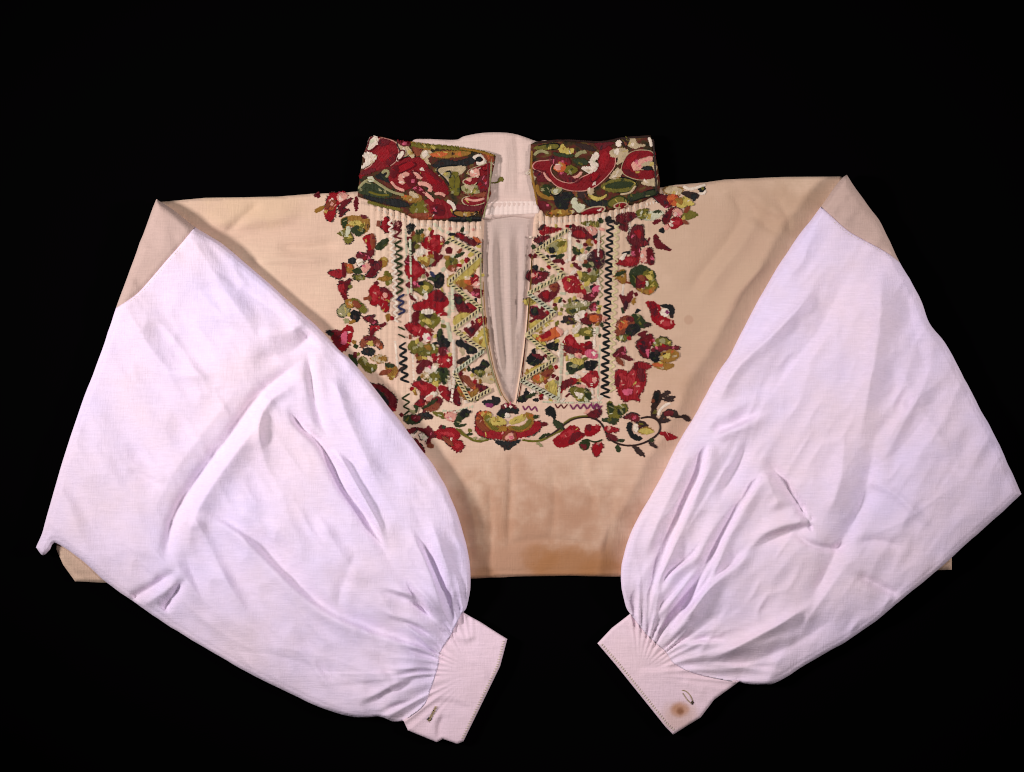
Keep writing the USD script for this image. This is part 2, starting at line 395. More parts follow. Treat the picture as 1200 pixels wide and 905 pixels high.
R_seam = [(739, 720), (752, 737), (764, 750), (780, 764), (790, 778), (815, 790), (852, 798), (864, 799)]
R_lower = [(864, 799), (881, 802), (904, 802), (924, 792), (939, 782), (979, 759), (997, 748), (1027, 727), (1060, 700), (1100, 667), (1133, 637), (1167, 607), (1197, 579)]
R_outer = [(1197, 579), (1167, 513), (1147, 477), (1127, 437), (1107, 401), (1089, 378), (1077, 347), (1053, 305), (1033, 263), (1013, 235), (992, 205)]
L_cuff = [(540, 716), (552, 723), (563, 729), (580, 740), (594.5, 749), (586, 781), (568, 818), (543, 869), (536, 872), (519, 866), (512, 870), (478, 856), (473, 845), (496, 828), (504, 810), (513, 783), (517, 763), (528, 743)]
R_cuff = [(739, 719), (717, 736), (700, 754), (723, 781), (760, 827), (780, 852), (789, 861), (803, 852), (821, 841), (837, 820), (866, 799), (852, 798), (815, 790), (790, 778), (780, 764), (764, 750), (752, 737)]


def outline(*lines):
    out = []
    for l in lines:
        c = curve(l, 6)[:-1]
        if l is not L_seam and l is not R_seam:      # cloth edges are never quite straight
            q = c / 13.0
            c = c + 0.9 * np.stack([noise(np.stack([q[:, 0], q[:, 1], 0 * q[:, 0]], -1), 61) - 0.5, noise(np.stack([q[:, 0], q[:, 1], 0 * q[:, 0]], -1), 62) - 0.5], 1)
        out += list(c)
    return Polygon(out).buffer(0)


lp_all, rp_all = outline(L_inner, L_seam, L_lower, L_outer), outline(R_inner, R_seam, R_lower, R_outer)
lc_poly, rc_poly = Polygon(L_cuff).buffer(0), Polygon(R_cuff).buffer(0)
lu, ru = edge_dist(lp_all.union(lc_poly.buffer(2)).buffer(0)), edge_dist(rp_all.union(rc_poly.buffer(2)).buffer(0))
L_in, R_in = LineString(L_inner), LineString(R_inner)
l_gather, r_gather = LineString(L_seam), LineString(R_seam)

lf = Folds()
a = lf.add
a('r', -4.6, (8, 6), [(376, 398), (350, 425), (305, 462), (270, 510), (235, 556), (206, 602), (196, 640), (193, 668)], (0.2, 0.15))
a('r', 4.0, 15, [(322, 470), (285, 520), (250, 568), (226, 612), (222, 655)])
a('r', 2.0, 18, [(290, 440), (240, 505), (200, 560), (172, 620)])
a('r', -4.0, (5, 6), [(361, 408), (364, 440), (371, 478), (386, 520)], (0.2, 0.35))
a('r', 2.6, 10, [(390, 420), (400, 470), (425, 530), (450, 580)])
a('r', 3.0, 7, [(318, 560), (306, 525), (304, 494), (316, 470), (338, 455), (356, 440)], (0.4, 0.4))
a('r', -5.2, (4, 7), [(334, 474), (353, 500), (373, 518), (388, 542), (400, 568), (420, 595), (440, 624), (455, 653), (470, 680)], (0.12, 0.35))
a('r', 3.2, 4, [(386, 522), (402, 542), (416, 566), (432, 594), (446, 622), (456, 648)], (0.2, 0.3))
a('s', -3.4, 3.2, [(478, 610), (488, 630), (502, 660), (514, 689), (528, 729)], (0.4, 0.05))
a('r', 2.4, 7, [(500, 600), (515, 640), (528, 685), (534, 712)])
a('s', -2.8, 4, [(226, 600), (246, 604), (287, 630), (324, 667), (359, 700), (387, 720), (425, 736), (470, 752), (510, 770)], (0.2, 0.1))
a('r', 3.0, 9, [(224, 602), (243, 636), (265, 680), (284, 716), (300, 750)], (0.1, 0.5))
a('r', -2.5, 8, [(212, 640), (232, 690), (252, 735)])
a('r', -4.4, 5, [(152, 702), (175, 690), (200, 673), (212, 668)], (0.1, 0.4))
a('r', -4.4, 5, [(190, 716), (205, 695), (220, 674)], (0.1, 0.4))
a('r', 2.0, 8, [(165, 712), (190, 695), (212, 682)])
a('r', -2.6, 16, [(205, 350), (245, 338), (290, 345), (330, 372)], (0.4, 0.4))
a('r', -2.6, 14, [(235, 392), (285, 386), (330, 402), (360, 420)], (0.4, 0.3))
a('r', -4.5, 11, [(285, 420), (338, 414), (366, 390)], (0.4, 0.1))
a('r', 2.0, 10, [(300, 395), (340, 388), (362, 372)])
a('s', 1.2, 4, [(150, 545), (178, 560), (190, 572)])
a('r', -1.6, 7, [(420, 640), (400, 690), (395, 720)])
a('r', 2.2, 10, [(372, 600), (400, 650), (430, 690)])
a('r', 1.8, 12, [(310, 600), (345, 640), (390, 680)])
a('r', -1.6, 9, [(300, 620), (330, 655), (360, 680)])
for q in ([(436, 689), (465, 695), (491, 706), (517, 735)], [(445, 718), (470, 726), (491, 735), (514, 750)], [(466, 754), (490, 763), (513, 773)],
          [(452, 789), (480, 787), (511, 781)], [(416, 828), (440, 817), (459, 807), (497, 789)], [(485, 687), (502, 706), (518, 728)], [(528, 685), (531, 715)], [(470, 672), (492, 700), (512, 730)], [(440, 836), (465, 825), (498, 818)]):
    a('s', 2.4, 2.4, q, (0.45, 0.4))

rf = Folds()
a = rf.add
a('r', 4.0, 17, [(1035, 305), (1033, 350), (1029, 400), (1015, 475), (1005, 530)])
a('r', -4.2, 16, [(990, 300), (982, 340), (962, 382), (912, 448), (890, 490)], (0.3, 0.3))
a('r', 3.4, 8, [(958, 338), (935, 362), (908, 390), (862, 434), (838, 480)], (0.2, 0.2))
a('s', 3.0, 3.5, [(905, 480), (868, 497), (833, 511)], (0.5, 0.2))
a('r', 1.2, 9, [(895, 462), (858, 482), (832, 500)], (0.4, 0.4))
a('r', -4.4, (11, 8), [(1030, 480), (1026, 510), (1014, 577), (997, 617), (983, 640), (963, 680), (946, 709)], (0.35, 0.15))
a('r', 3.0, 12, [(990, 500), (985, 560), (968, 612)])
a('r', -3.8, (7, 5), [(896, 535), (910, 555), (928, 580), (950, 614)], (0.3, 0.05))
a('r', 3.0, 12, [(915, 600), (905, 575), (897, 552)])
a('s', -3.4, 3.5, [(953, 612), (926, 618), (900, 627), (878, 643)], (0.05, 0.4))
a('r', -3.0, 4, [(926, 620), (948, 637), (978, 643), (1000, 632)], (0.3, 0.3))
a('s', 3.2, 3.5, [(897, 550), (878, 580), (860, 611), (830, 667), (800, 717), (784, 745)], (0.1, 0.05))
a('s', 2.6, 3.5, [(882, 641), (858, 664), (833, 684), (800, 722)], (0.2, 0.1))
a('r', -2.4, 6, [(1000, 637), (1025, 634), (1058, 640)])
a('r', -3.4, 5, [(998, 670), (1025, 684), (1056, 699)], (0.3, 0.2))
a('r', 3.4, 7, [(960, 702), (920, 728), (883, 748), (835, 771), (795, 772)], (0.3, 0.05))
a('r', -3.0, 8, [(985, 720), (930, 755), (880, 775), (840, 784)])
a('s', 3.6, 3.6, [(832, 514), (822, 556), (802, 602), (780, 650), (764, 690)], (0.1, 0.3))
a('r', 2.6, 8, [(812, 520), (795, 560), (772, 610), (752, 660)])
a('r', -2.0, 6, [(880, 510), (862, 550), (840, 590)])
a('r', 1.6, 6, [(1092, 620), (1050, 580), (1010, 560)])
a('r', -1.3, 6, [(1130, 560), (1100, 540), (1075, 540)])
a('r', -1.5, 9, [(1060, 340), (1075, 400), (1090, 450)])
a('r', 1.5, 10, [(1050, 420), (1080, 480), (1120, 540)])
for q in ([(797, 622), (775, 669), (758, 716)], [(825, 624), (814, 650), (786, 673), (771, 705)], [(825, 654), (798, 687), (763, 730)],
          [(853, 628), (824, 692), (788, 737)], [(829, 683), (804, 721), (777, 753)], [(862, 752), (822, 752), (783, 756)], [(926, 788), (852, 779), (795, 776)], [(745, 690), (748, 712), (750, 730)], [(885, 796), (850, 790), (815, 786)]):
    a('s', 2.4, 2.4, q, (0.45, 0.4))


for f, lines in ((lf, [('c', 1.6, 5, [(386, 522), (402, 542), (416, 566), (432, 594), (446, 622), (456, 648)]), ('c', 1.6, 5, [(226, 600), (287, 629), (324, 666), (359, 699), (387, 719), (425, 734)]),
        ('c', -1.2, 5, [(345, 640), (400, 690), (440, 722)]), ('c', 1.2, 5, [(330, 560), (365, 620), (420, 690)]), ('c', -1.2, 6, [(255, 760), (330, 770), (420, 800), (470, 812)]), ('c', 1.1, 6, [(300, 752), (380, 770), (440, 790), (490, 796)]),
        ('c', -1.0, 4, [(470, 560), (495, 620), (520, 690), (532, 716)]), ('c', 1.0, 5, [(200, 690), (250, 735), (320, 775)]), ('c', -0.9, 5, [(230, 300), (300, 350), (360, 395)]), ('c', 0.9, 6, [(140, 420), (200, 440), (270, 435)]),
        ('c', -1.1, 4, [(375, 470), (400, 505), (430, 560)]), ('c', 1.0, 5, [(110, 600), (150, 640), (185, 655)])]),
    (rf, [('c', 1.8, 5, [(953, 612), (926, 618), (900, 627), (878, 643), (850, 672), (810, 712)]), ('c', 1.8, 5, [(897, 550), (878, 580), (860, 611), (830, 667), (800, 717)]), ('c', 1.6, 5, [(955, 705), (920, 728), (883, 748), (835, 772)]),
        ('c', -1.3, 5, [(900, 540), (928, 580), (952, 616)]), ('c', 1.2, 6, [(1032, 310), (1026, 400), (1015, 480)]), ('c', -1.1, 4, [(868, 500), (850, 545), (815, 600), (785, 660), (768, 712)]), ('c', 1.1, 5, [(1005, 632), (1060, 610), (1130, 560)]),
        ('c', -1.0, 5, [(905, 690), (860, 715), (815, 745)]), ('c', 1.0, 5, [(960, 650), (990, 680), (1040, 705)]), ('c', -1.0, 5, [(1000, 560), (1050, 530), (1100, 470)]), ('c', 1.0, 5, [(900, 430), (880, 480), (870, 520)])])):
    for kind, amp, sg, pts in lines:
        f.s.append((kind, amp, sg, curve(pts, 5), (0.25, 0.25)))


def gathers(x, y, centre, seed):
    """The fine pleats that fan out from a cuff."""
    th = np.arctan2(y - centre[1], x - centre[0]); r = np.hypot(x - centre[0], y - centre[1])
    nz = noise(np.stack([th * 5, r / 50, 0 * x], -1), seed)
    gate = noise(np.stack([th * 9, 0 * x, 0 * x + 3], -1), seed + 1)
    return th, r, nz, (1.0 - 1.7 * np.abs(np.sin(th * 19 + 3.5 * nz))) * (0.4 + gate)


def sleeve_top(x, y, edge, folds, gather, centre, seed, cuffz, ang, inner):
    d = edge(x, y)
    di = shapely.distance(shapely.points(x, y), inner)
    body = 6.0 + 6.0 * np.exp(-(di / 130.0)**2) + 5.0 * (1 - np.exp(-d / 45.0)) + folds(x, y) + wrinkle(x, y, 0.5, seed) + crumple(x, y, 14.0, seed, ang)
    g = shapely.distance(shapely.points(x, y), gather)
    th, r, nz, rip0 = gathers(x, y, centre, seed)
    gate = noise(np.stack([th * 9, 0 * x, 0 * x + 3], -1), seed + 1)
    sharp = lambda ph: 1.0 - 1.7 * np.abs(np.sin(ph))
    far = sharp(th * 5.5 + 2.4 * noise(np.stack([th * 3, r / 90, 0 * x + 7], -1), seed + 2)) * sstep(gate, 0.2, 0.75)
    k = np.exp(-(g / 42.0)**1.3) * (0.55 + 0.45 * sstep(g, 0, 10))
    m = np.exp(-(g / 26)**2)
    body = body * (1 - m) + m * cuffz + 2.2 * rip0 * k + 3.0 * far * np.exp(-(g / 85.0)**2) * sstep(g, 2, 26)
    body -= 0.7 * np.exp(-((d - 5.5) / 1.6)**2)
    low = 4.5 * (1 - sstep(y, 690, 765))
    prof = np.sqrt(np.clip(1 - (1 - np.clip((d + 0.9) / 7.9, 0, 1))**2, 0, 1))
    top = low + (body - 2.5) * prof + 2.0
    return np.maximum(top, low + 1.2)


l_top = lambda x, y: sleeve_top(x, y, lu, lf, l_gather, (556, 788), 11, 8.2, 0.95, L_in)
r_top = lambda x, y: sleeve_top(x, y, ru, rf, r_gather, (748, 790), 21, 8.2, 2.15, R_in)
slv_bot = lambda x, y: 0.4 + 4.8 * (1 - sstep(y, 690, 765))
L_pan = [(228, 266.5), (212, 286), (197, 303), (180, 323), (163, 342), (150, 352), (136, 361)]
R_pan = [(962, 242), (977, 256), (993, 270), (1010, 280), (1027, 289), (1042, 298), (1056, 309)]


def split(poly, cut, tip):
    """The shoulder corner beyond the seam, and the rest."""
    c = curve(cut, 4)
    a0 = c[0] + (c[0] - c[1]) / np.hypot(*(c[0] - c[1])) * 20; a1 = c[-1] + (c[-1] - c[-2]) / np.hypot(*(c[-1] - c[-2])) * 20
    knife = Polygon(np.vstack([a0[None], c, a1[None], [tip]])).buffer(0)
    pick = lambda g: max(getattr(g, 'geoms', [g]), key=lambda q: q.area)
    return pick(poly.intersection(knife)), pick(poly.difference(knife))


def seam_dip(top, cut, up):
    ls = LineString(curve(cut, 4))
    return lambda x, y: top(x, y) - 1.1 * np.exp(-(shapely.distance(shapely.points(x, y), ls) / 2.2)**2) + up


lpan, lslv = split(lp_all, L_pan, (150, 190))
rpan, rslv = split(rp_all, R_pan, (1060, 170))
put(SH, 'shoulder_panel', sheet(lpan, 2.2, seam_dip(l_top, L_pan, 0.0), slv_bot), M_panel, 55, 'cream shoulder corner at the top of the left sleeve')
put(SH, 'shoulder_panel', sheet(rpan, 2.2, seam_dip(r_top, R_pan, 0.0), slv_bot), M_panel, 55, 'cream shoulder corner at the top of the right sleeve')
put(SH, 'sleeve', sheet(lslv, 1.8, seam_dip(l_top, L_pan, 0.5), slv_bot), M_sleeve, 55, 'white sleeve folded down on the left')
put(SH, 'sleeve', sheet(rslv, 1.8, seam_dip(r_top, R_pan, 0.5), slv_bot), M_sleeve, 55, 'white sleeve folded down on the right')

# cuffs
lce, rce = edge_dist(lc_poly.union(lp_all.buffer(2)).buffer(0)), edge_dist(rc_poly.union(rp_all.buffer(2)).buffer(0))
cf = Folds(0.15)
cf.add('r', 0.9, 5, [(545, 770), (562, 780), (572, 800)])
cf.add('s', 1.0, 3, [(530, 745), (545, 752), (560, 745)])
cf.add('s', 0.9, 3, [(500, 825), (525, 820), (555, 830)])
cf.add('s', 1.2, 2.5, [(512, 868), (512, 850), (520, 835)])
cf.add('s', 0.9, 3, [(790, 780), (770, 785), (745, 785)])
cf.add('r', 0.9, 5, [(800, 795), (815, 808), (830, 812)])


def cuff_top(edge, gather, seed, centre, gseed):
    def f(x, y):
        g = shapely.distance(shapely.points(x, y), gather)
        rip = gathers(x, y, centre, gseed)[3]
        z = 8.05 + (cf(x, y) + wrinkle(x, y, 0.9, seed)) * sstep(g, 0, 12) + 1.21 * rip * np.exp(-(g / 13)**1.2)
        d = edge(x, y)
        return z - 3.2 * (1 - np.sqrt(np.clip(1 - (1 - np.clip((d + 0.6) / 4.6, 0, 1))**2, 0, 1)))
    return f


lct, rct = cuff_top(lce, l_gather, 31, (556, 788), 11), cuff_top(rce, r_gather, 41, (748, 790), 21)
lcuff = put(SH, 'cuff', sheet(lc_poly.union(l_gather.buffer(1.6).intersection(lp_all)).buffer(0), 1.5, lct, lambda x, y: np.full(x.shape, 0.6)), M_cuff, 55, 'plain white cuff of the left sleeve')
rcuff = put(SH, 'cuff', sheet(rc_poly.union(r_gather.buffer(1.6).intersection(rp_all)).buffer(0), 1.5, rct, lambda x, y: np.full(x.shape, 0.6)), M_cuff, 55, 'rust stained cuff of the right sleeve')

# collar ------------------------------------------------------------------------
LC = [(434, 160), (446, 160), (467, 165), (493, 168.5), (533, 172), (565, 177), (581, 183), (579, 195), (575, 214), (575, 230), (568, 243), (564, 259), (531, 259.5), (507, 258.5), (487, 256.5), (467, 248), (440, 238), (419, 230.5), (420, 222), (422, 203), (425, 184), (430, 170)]
RC = [(622, 169), (628, 166), (654, 163.5), (677, 166), (703, 166), (723, 163), (743, 160), (762, 158.5), (766, 168), (768, 183), (771, 197), (773.5, 214), (773, 227), (764, 231), (753, 237), (733, 242.5), (709, 249), (685, 251), (661, 253.5), (640, 254), (631, 242), (626, 225), (620, 203), (621, 187)]
lc2, rc2 = Polygon(LC).buffer(1).buffer(-1), Polygon(RC).buffer(1).buffer(-1)
ce = {0: edge_dist(lc2), 1: edge_dist(rc2)}
clf = Folds(0.15)
clf.add('r', 1.5, 16, [(440, 190), (490, 215), (540, 225)])
clf.add('r', -1.2, 12, [(540, 190), (530, 215), (525, 250)])
clf.add('r', 1.5, 16, [(640, 205), (690, 215), (750, 200)])
clf.add('r', -1.2, 10, [(700, 175), (705, 210), (700, 240)])


def collar_top(k):
    def f(x, y):
        d = ce[k](x, y)
        return 8.2 + 0.7 * clf(x, y) + wrinkle(x, y, 0.6, 51 + k) - 2.0 * (1 - np.sqrt(np.clip(1 - (1 - np.clip(d / 3, 0, 1))**2, 0, 1)))
    return f


M_collar = usdkit.material(stage, '/World/Looks/collar_ground', {
    'geo': ('geometry', {}), 'm': ('mapping', {'scale': (130.0, 130.0, 130.0)}), 'n': ('noise_texture', {'scale': 1.0, 'detail': 3.0}),
    'ramp': ('rgb_ramp', {'ramp': [(0.3, (0.012, 0.012, 0.006)), (0.45, (0.05, 0.025, 0.008)), (0.55, (0.09, 0.012, 0.010)), (0.68, (0.10, 0.07, 0.015))]}),
    'm2': ('mapping', {'scale': (300.0, 1500.0, 300.0)}), 'n2': ('noise_texture', {'scale': 1.0, 'detail': 2.0}), 'b': ('bump', {'strength': 0.5, 'distance': 0.001}),
    'p': ('principled_bsdf', {'roughness': 0.8, 'specular_ior_level': 0.15})},
    [('geo.position', 'm.vector'), ('m.vector', 'n.vector'), ('n.fac', 'ramp.fac'), ('ramp.color', 'p.base_color'),
     ('geo.position', 'm2.vector'), ('m2.vector', 'n2.vector'), ('n2.fac', 'b.height'), ('b.normal', 'p.normal')], surface='p.BSDF')
CT = {0: collar_top(0), 1: collar_top(1)}
CL = {0: put(SH, 'collar', sheet(lc2, 1.8, CT[0], lambda x, y: np.full(x.shape, 3.0)), M_collar, 55, 'left half of the embroidered collar'),
      1: put(SH, 'collar', sheet(rc2, 1.8, CT[1], lambda x, y: np.full(x.shape, 3.0)), M_collar, 55, 'right half of the embroidered collar')}

# ------------------------------------------------------------------ embroidery
lift = np.zeros((905, 1200), np.float32)       # how high the stitches already lie, mm
STATE = {'host': SH, 'top': body_top, 'x0': 0, 'y0': 0, 'k': 1.0}
GYY, GXX = np.mgrid[0:905, 0:1200]


def strips(segs, width, top, base, h):
    """Stitches: each a low ridge of thread from a to b (pixels) along the surface."""
    segs = np.asarray(segs, float)
    if len(segs) == 0:
        return None
    a, b = segs[:, :2], segs[:, 2:4]
    d = b - a; L = np.hypot(d[:, 0], d[:, 1])
    n = np.stack([-d[:, 1], d[:, 0]], 1) / np.maximum(L, 1e-6)[:, None]
    ts = np.array([0.0, 0.12, 0.5, 0.88, 1.0]); hh = np.array([0.0, 0.75, 1.0, 0.75, 0.0]); ww = np.array([0.45, 1.0, 1.05, 1.0, 0.45])
    jit = rng.uniform(0.8, 1.2, (len(segs), 1)); wj = width * rng.uniform(0.85, 1.15, (len(segs), 1))
    px = a[:, None, :] + d[:, None, :] * ts[None, :, None]
    V = []
    for off, up in ((-0.5, 0.0), (0.0, 1.0), (0.5, 0.0)):
        q = px + n[:, None, :] * (off * wj * ww[None, :])[:, :, None]
        z = top(px[..., 0].ravel(), px[..., 1].ravel()).reshape(px.shape[:2]) if off == -0.5 else Z
        Z = z
        V.append(P(q[..., 0], q[..., 1], z + base + h * jit * (0.25 + 0.75 * hh)[None, :] * (0.35 + 0.65 * up)))
    V = np.stack(V, 2)                              # seg, t, across
    nT = len(ts)
    F = []
    for t in range(nT - 1):
        for c in range(2):
            i0, i1, i2, i3 = t * 3 + c, t * 3 + c + 1, (t + 1) * 3 + c + 1, (t + 1) * 3 + c
            F += [(i0, i2, i1), (i0, i3, i2)]
    F = np.array(F)
    m = len(segs)
    faces = (F[None] + (np.arange(m) * nT * 3)[:, None, None]).reshape(-1, 3)
    v = V.reshape(-1, 3)
    # face up
    t0 = v[faces[0]]
    if np.cross(t0[1] - t0[0], t0[2] - t0[0])[2] < 0:
        faces = faces[:, ::-1]
    return v, faces


def xy(pts):
    s = STATE
    return [(s['x0'] + x / s['k'], s['y0'] + y / s['k']) for x, y in pts]


def tile(x0, y0, k=7.5):
    STATE.update(x0=x0, y0=y0, k=k)


NAMES = {'R': 'petal', 'C': 'petal', 'R2': 'petal', 'DR': 'petal', 'RB': 'petal', 'OR': 'petal', 'P': 'petal', 'PK': 'petal', 'O': 'petal', 'Y': 'petal', 'G': 'leaf', 'GP': 'leaf', 'LG': 'leaf',
         'DG': 'leaf', 'K': 'leaf', 'PL': 'petal', 'BR': 'leaf', 'W': 'scroll', 'TAN': 'scroll', 'DB': 'petal', 'N': 'leaf', 'V': 'petal'}


def rise(poly):
    x0, y0, x1, y1 = [int(v) for v in poly.bounds]
    sl = (slice(max(y0 - 1, 0), y1 + 2), slice(max(x0 - 1, 0), x1 + 2))
    m = shapely.contains_xy(poly.buffer(0.6), GXX[sl], GYY[sl])
    cur = lift[sl]
    base = float(np.quantile(cur[m], 0.9)) if m.any() else 0.0
    cur[m] = np.maximum(cur[m], base + 0.16)
    return base


def satin(color, poly, ang, pitch=1.55, name=None, h=0.4, lmax=7.0):
    if STATE['host'] in CL.values():
        color = {'R': 'C', 'R2': 'R'}.get(color, color)
        poly = poly.intersection((lc2 if STATE['host'] == CL[0] else rc2).buffer(0.4))
        if poly.is_empty or poly.area < 2:
            return
        if poly.geom_type == 'GeometryCollection' or poly.geom_type == 'MultiPolygon':
            poly = max((g for g in poly.geoms if g.geom_type == 'Polygon'), key=lambda g: g.area)
    base = rise(poly) + 0.12
    if ang is None:
        r = np.asarray(poly.minimum_rotated_rectangle.exterior.coords)
        e = np.diff(r[:3], axis=0); l = np.hypot(e[:, 0], e[:, 1]); s = e[np.argmin(l)] if max(l) > 1.4 * min(l) else e[np.argmax(l)]
        ang = math.degrees(math.atan2(s[1], s[0])) + rng.uniform(-14, 14)
    c, s = math.cos(math.radians(ang)), math.sin(math.radians(ang))
    segs = []
    for g in getattr(poly, 'geoms', [poly]):
        p = np.asarray(g.exterior.coords)[:-1]
        u, v = p[:, 0] * c + p[:, 1] * s, -p[:, 0] * s + p[:, 1] * c
        for row in np.arange(v.min() + pitch * 0.4, v.max(), pitch):
            v2 = np.roll(v, -1); u2 = np.roll(u, -1)
            m = (v <= row) != (v2 <= row)
            xs = np.sort(u[m] + (row - v[m]) / (v2[m] - v[m]) * (u2[m] - u[m]))
            for q0, q1 in zip(xs[::2], xs[1::2]):
                q0 -= rng.uniform(-0.6, 0.8); q1 += rng.uniform(-0.6, 0.8)
                if q1 - q0 < 0.8:
                    continue
                k = max(1, int(round((q1 - q0) / lmax + rng.uniform(-0.3, 0.3))))
                cuts = np.linspace(q0, q1, k + 1); cuts[1:-1] += rng.uniform(-2.5, 2.5, max(k - 1, 0))
                for w0, w1 in zip(cuts[:-1], cuts[1:]):
                    r2 = row + rng.uniform(-0.15, 0.15)
                    segs.append(((w0 - 0.3) * c - row * s, (w0 - 0.3) * s + row * c, (w1 + 0.3) * c - r2 * s, (w1 + 0.3) * s + r2 * c))
    st = strips(segs, pitch * 1.12, STATE['top'], base, h)
    if st is not None:
        put(STATE['host'], name or NAMES[color], st, TH[color])


def B(color, *pts, ang=None, name=None, tight=False):
    p = xy(pts)
    poly = Polygon(p if tight else curve(p, 5, True)).buffer(0)
    if color in OUT:
        poly = poly.buffer(0.35)
    satin(color, poly, ang, name=name)
    accents(color, poly)
    if STATE['host'] in CL.values() and color in COUT and rng.random() < (0.6 if color == 'R' else 0.3):
        contour(COUT[color][int(rng.integers(len(COUT[color])))], rng.uniform(1.0, 1.6), poly)
    if color in OUT and poly.area > 45 and rng.random() < 0.7 and STATE['host'] not in CL.values():
        ring = getattr(poly, 'exterior', None)
        if ring is not None:
            # a fringe of short dark stitches round part of the edge
            a0 = rng.uniform(0, 1); ln = rng.uniform(0.5, 1.0) * ring.length; segs = []
            for q in np.arange(0, ln, 1.7):
                if rng.random() < 0.25:
                    continue
                c0 = ring.interpolate((a0 * ring.length + q) % ring.length); c1 = ring.interpolate((a0 * ring.length + q + 0.4) % ring.length)
                d = np.array([c1.x - c0.x, c1.y - c0.y]); d /= max(np.hypot(*d), 1e-6); n = np.array([-d[1], d[0]])
                i, o = rng.uniform(0.3, 2.2), rng.uniform(0.1, 0.8)
                segs.append((c0.x + n[0] * i, c0.y + n[1] * i, c0.x - n[0] * o + d[0], c0.y - n[1] * o + d[1]))
            if segs:
                k = OUT[color][int(rng.integers(len(OUT[color])))]
                put(STATE['host'], 'edge_stitches', strips(segs, 1.15, STATE['top'], 0.25, 0.3), TH[k])


COUT = {'R': ['TAN', 'P', 'TAN'], 'R2': ['DR'], 'W': ['K', 'DR'], 'TAN': ['K', 'BR'], 'G': ['K', 'DG'], 'DG': ['GP', 'K'], 'P': ['DR', 'BR'], 'O': ['BR', 'K'], 'GP': ['K'], 'LG': ['K'], 'Y': ['BR'], 'OR': ['DR']}
ACC = {'R': ['P', 'DR', 'R2', 'W', 'Y', 'DR'], 'R2': ['P', 'R'], 'DR': ['R', 'PL', 'PK'], 'O': ['Y', 'BR', 'TAN', 'OR'], 'G': ['Y', 'LG', 'DG', 'GP'], 'GP': ['Y', 'G', 'W'], 'Y': ['W', 'G', 'O'], 'RB': ['OR', 'DR', 'P'], 'OR': ['Y', 'R'], 'DG': ['G', 'GP', 'K'], 'K': ['DG', 'BR'], 'TAN': ['W', 'O', 'Y'], 'PL': ['DR', 'R'], 'BR': ['RB', 'G'], 'W': ['TAN', 'LG'], 'P': ['W', 'PK']}


def accents(color, poly):
    """Shading and veins: small groups of stitches of other colours worked into a motif."""
    if color not in ACC or poly.area < 40:
        return
    x0, y0, x1, y1 = poly.bounds; inner = poly.buffer(-1.2); base = rise(poly) + 0.1
    for _ in range(int(min(10, 2 + poly.area / 30))):
        c = (rng.uniform(x0, x1), rng.uniform(y0, y1))
        if not shapely.contains_xy(inner, *c):
            continue
        t = rng.uniform(0, math.pi); d = np.array([math.cos(t), math.sin(t)]); n = np.array([-d[1], d[0]]); segs = []
        for k in range(int(rng.integers(1, 4))):
            o = n * (k - 1) * 1.25; l = rng.uniform(1.5, 3.6)
            segs.append((*(np.array(c) + o - d * l), *(np.array(c) + o + d * l)))
        k = ACC[color][int(rng.integers(len(ACC[color])))]
        if STATE['host'] in CL.values():
            k = {'R2': 'R', 'P': 'R'}.get(k, k)
        put(STATE['host'], 'accent_stitches', strips(segs, 1.15, STATE['top'], base, 0.3), TH[k])


OUT = {'R': ['DR', 'BR', 'DR'], 'O': ['BR', 'RB', 'K'], 'G': ['DG', 'K', 'BR'], 'GP': ['DG', 'BR'], 'Y': ['O', 'BR', 'G'], 'RB': ['BR', 'DR'], 'OR': ['DR', 'RB'], 'TAN': ['BR', 'O'], 'DR': ['K', 'BR'], 'W': ['BR', 'TAN'], 'P': ['DR', 'R']}


def D(color, x, y, r, name=None):
    (px, py), = xy([(x, y)])
    satin(color, Polygon([(px + r / STATE['k'] * math.cos(t), py + r / STATE['k'] * math.sin(t)) for t in np.linspace(0, 2 * np.pi, 12)[:-1]]), rng.uniform(0, 180), name=name or 'knot')


def L(color, x0, y0, x1, y1, w, name=None):
    a, b = np.array(xy([(x0, y0)])[0]), np.array(xy([(x1, y1)])[0])
    d = b - a; n = np.array([-d[1], d[0]]) / max(np.hypot(*d), 1e-6) * w / STATE['k'] / 2
    poly = Polygon(curve([a, a + d * 0.35 + n, a + d * 0.75 + n * 0.8, b, a + d * 0.75 - n * 0.8, a + d * 0.35 - n], 5, True)).buffer(0)
    satin(color, poly, math.degrees(math.atan2(d[1], d[0])) + 65, name=name or 'leaf')


def S(color, w, *pts, name='stem', step=2.4):
    """Stem stitch along a line, w pixels wide."""
    line = LineString(curve(xy(pts), 6))
    poly = line.buffer(w / 2)
    base = rise(poly) + 0.12
    segs = []
    for s in np.arange(0, line.length, step):
        p, q = line.interpolate(max(s - 1.2, 0)), line.interpolate(min(s + step + 1.2, line.length))
        d = np.array([q.x - p.x, q.y - p.y]); n = np.array([-d[1], d[0]]) / max(np.hypot(*d), 1e-6) * w * 0.18
        segs.append((p.x + n[0], p.y + n[1], q.x - n[0], q.y - n[1]))
    st = strips(segs, w * 0.85, STATE['top'], base, 0.5)
    if st is not None:
        put(STATE['host'], name, st, TH[color])


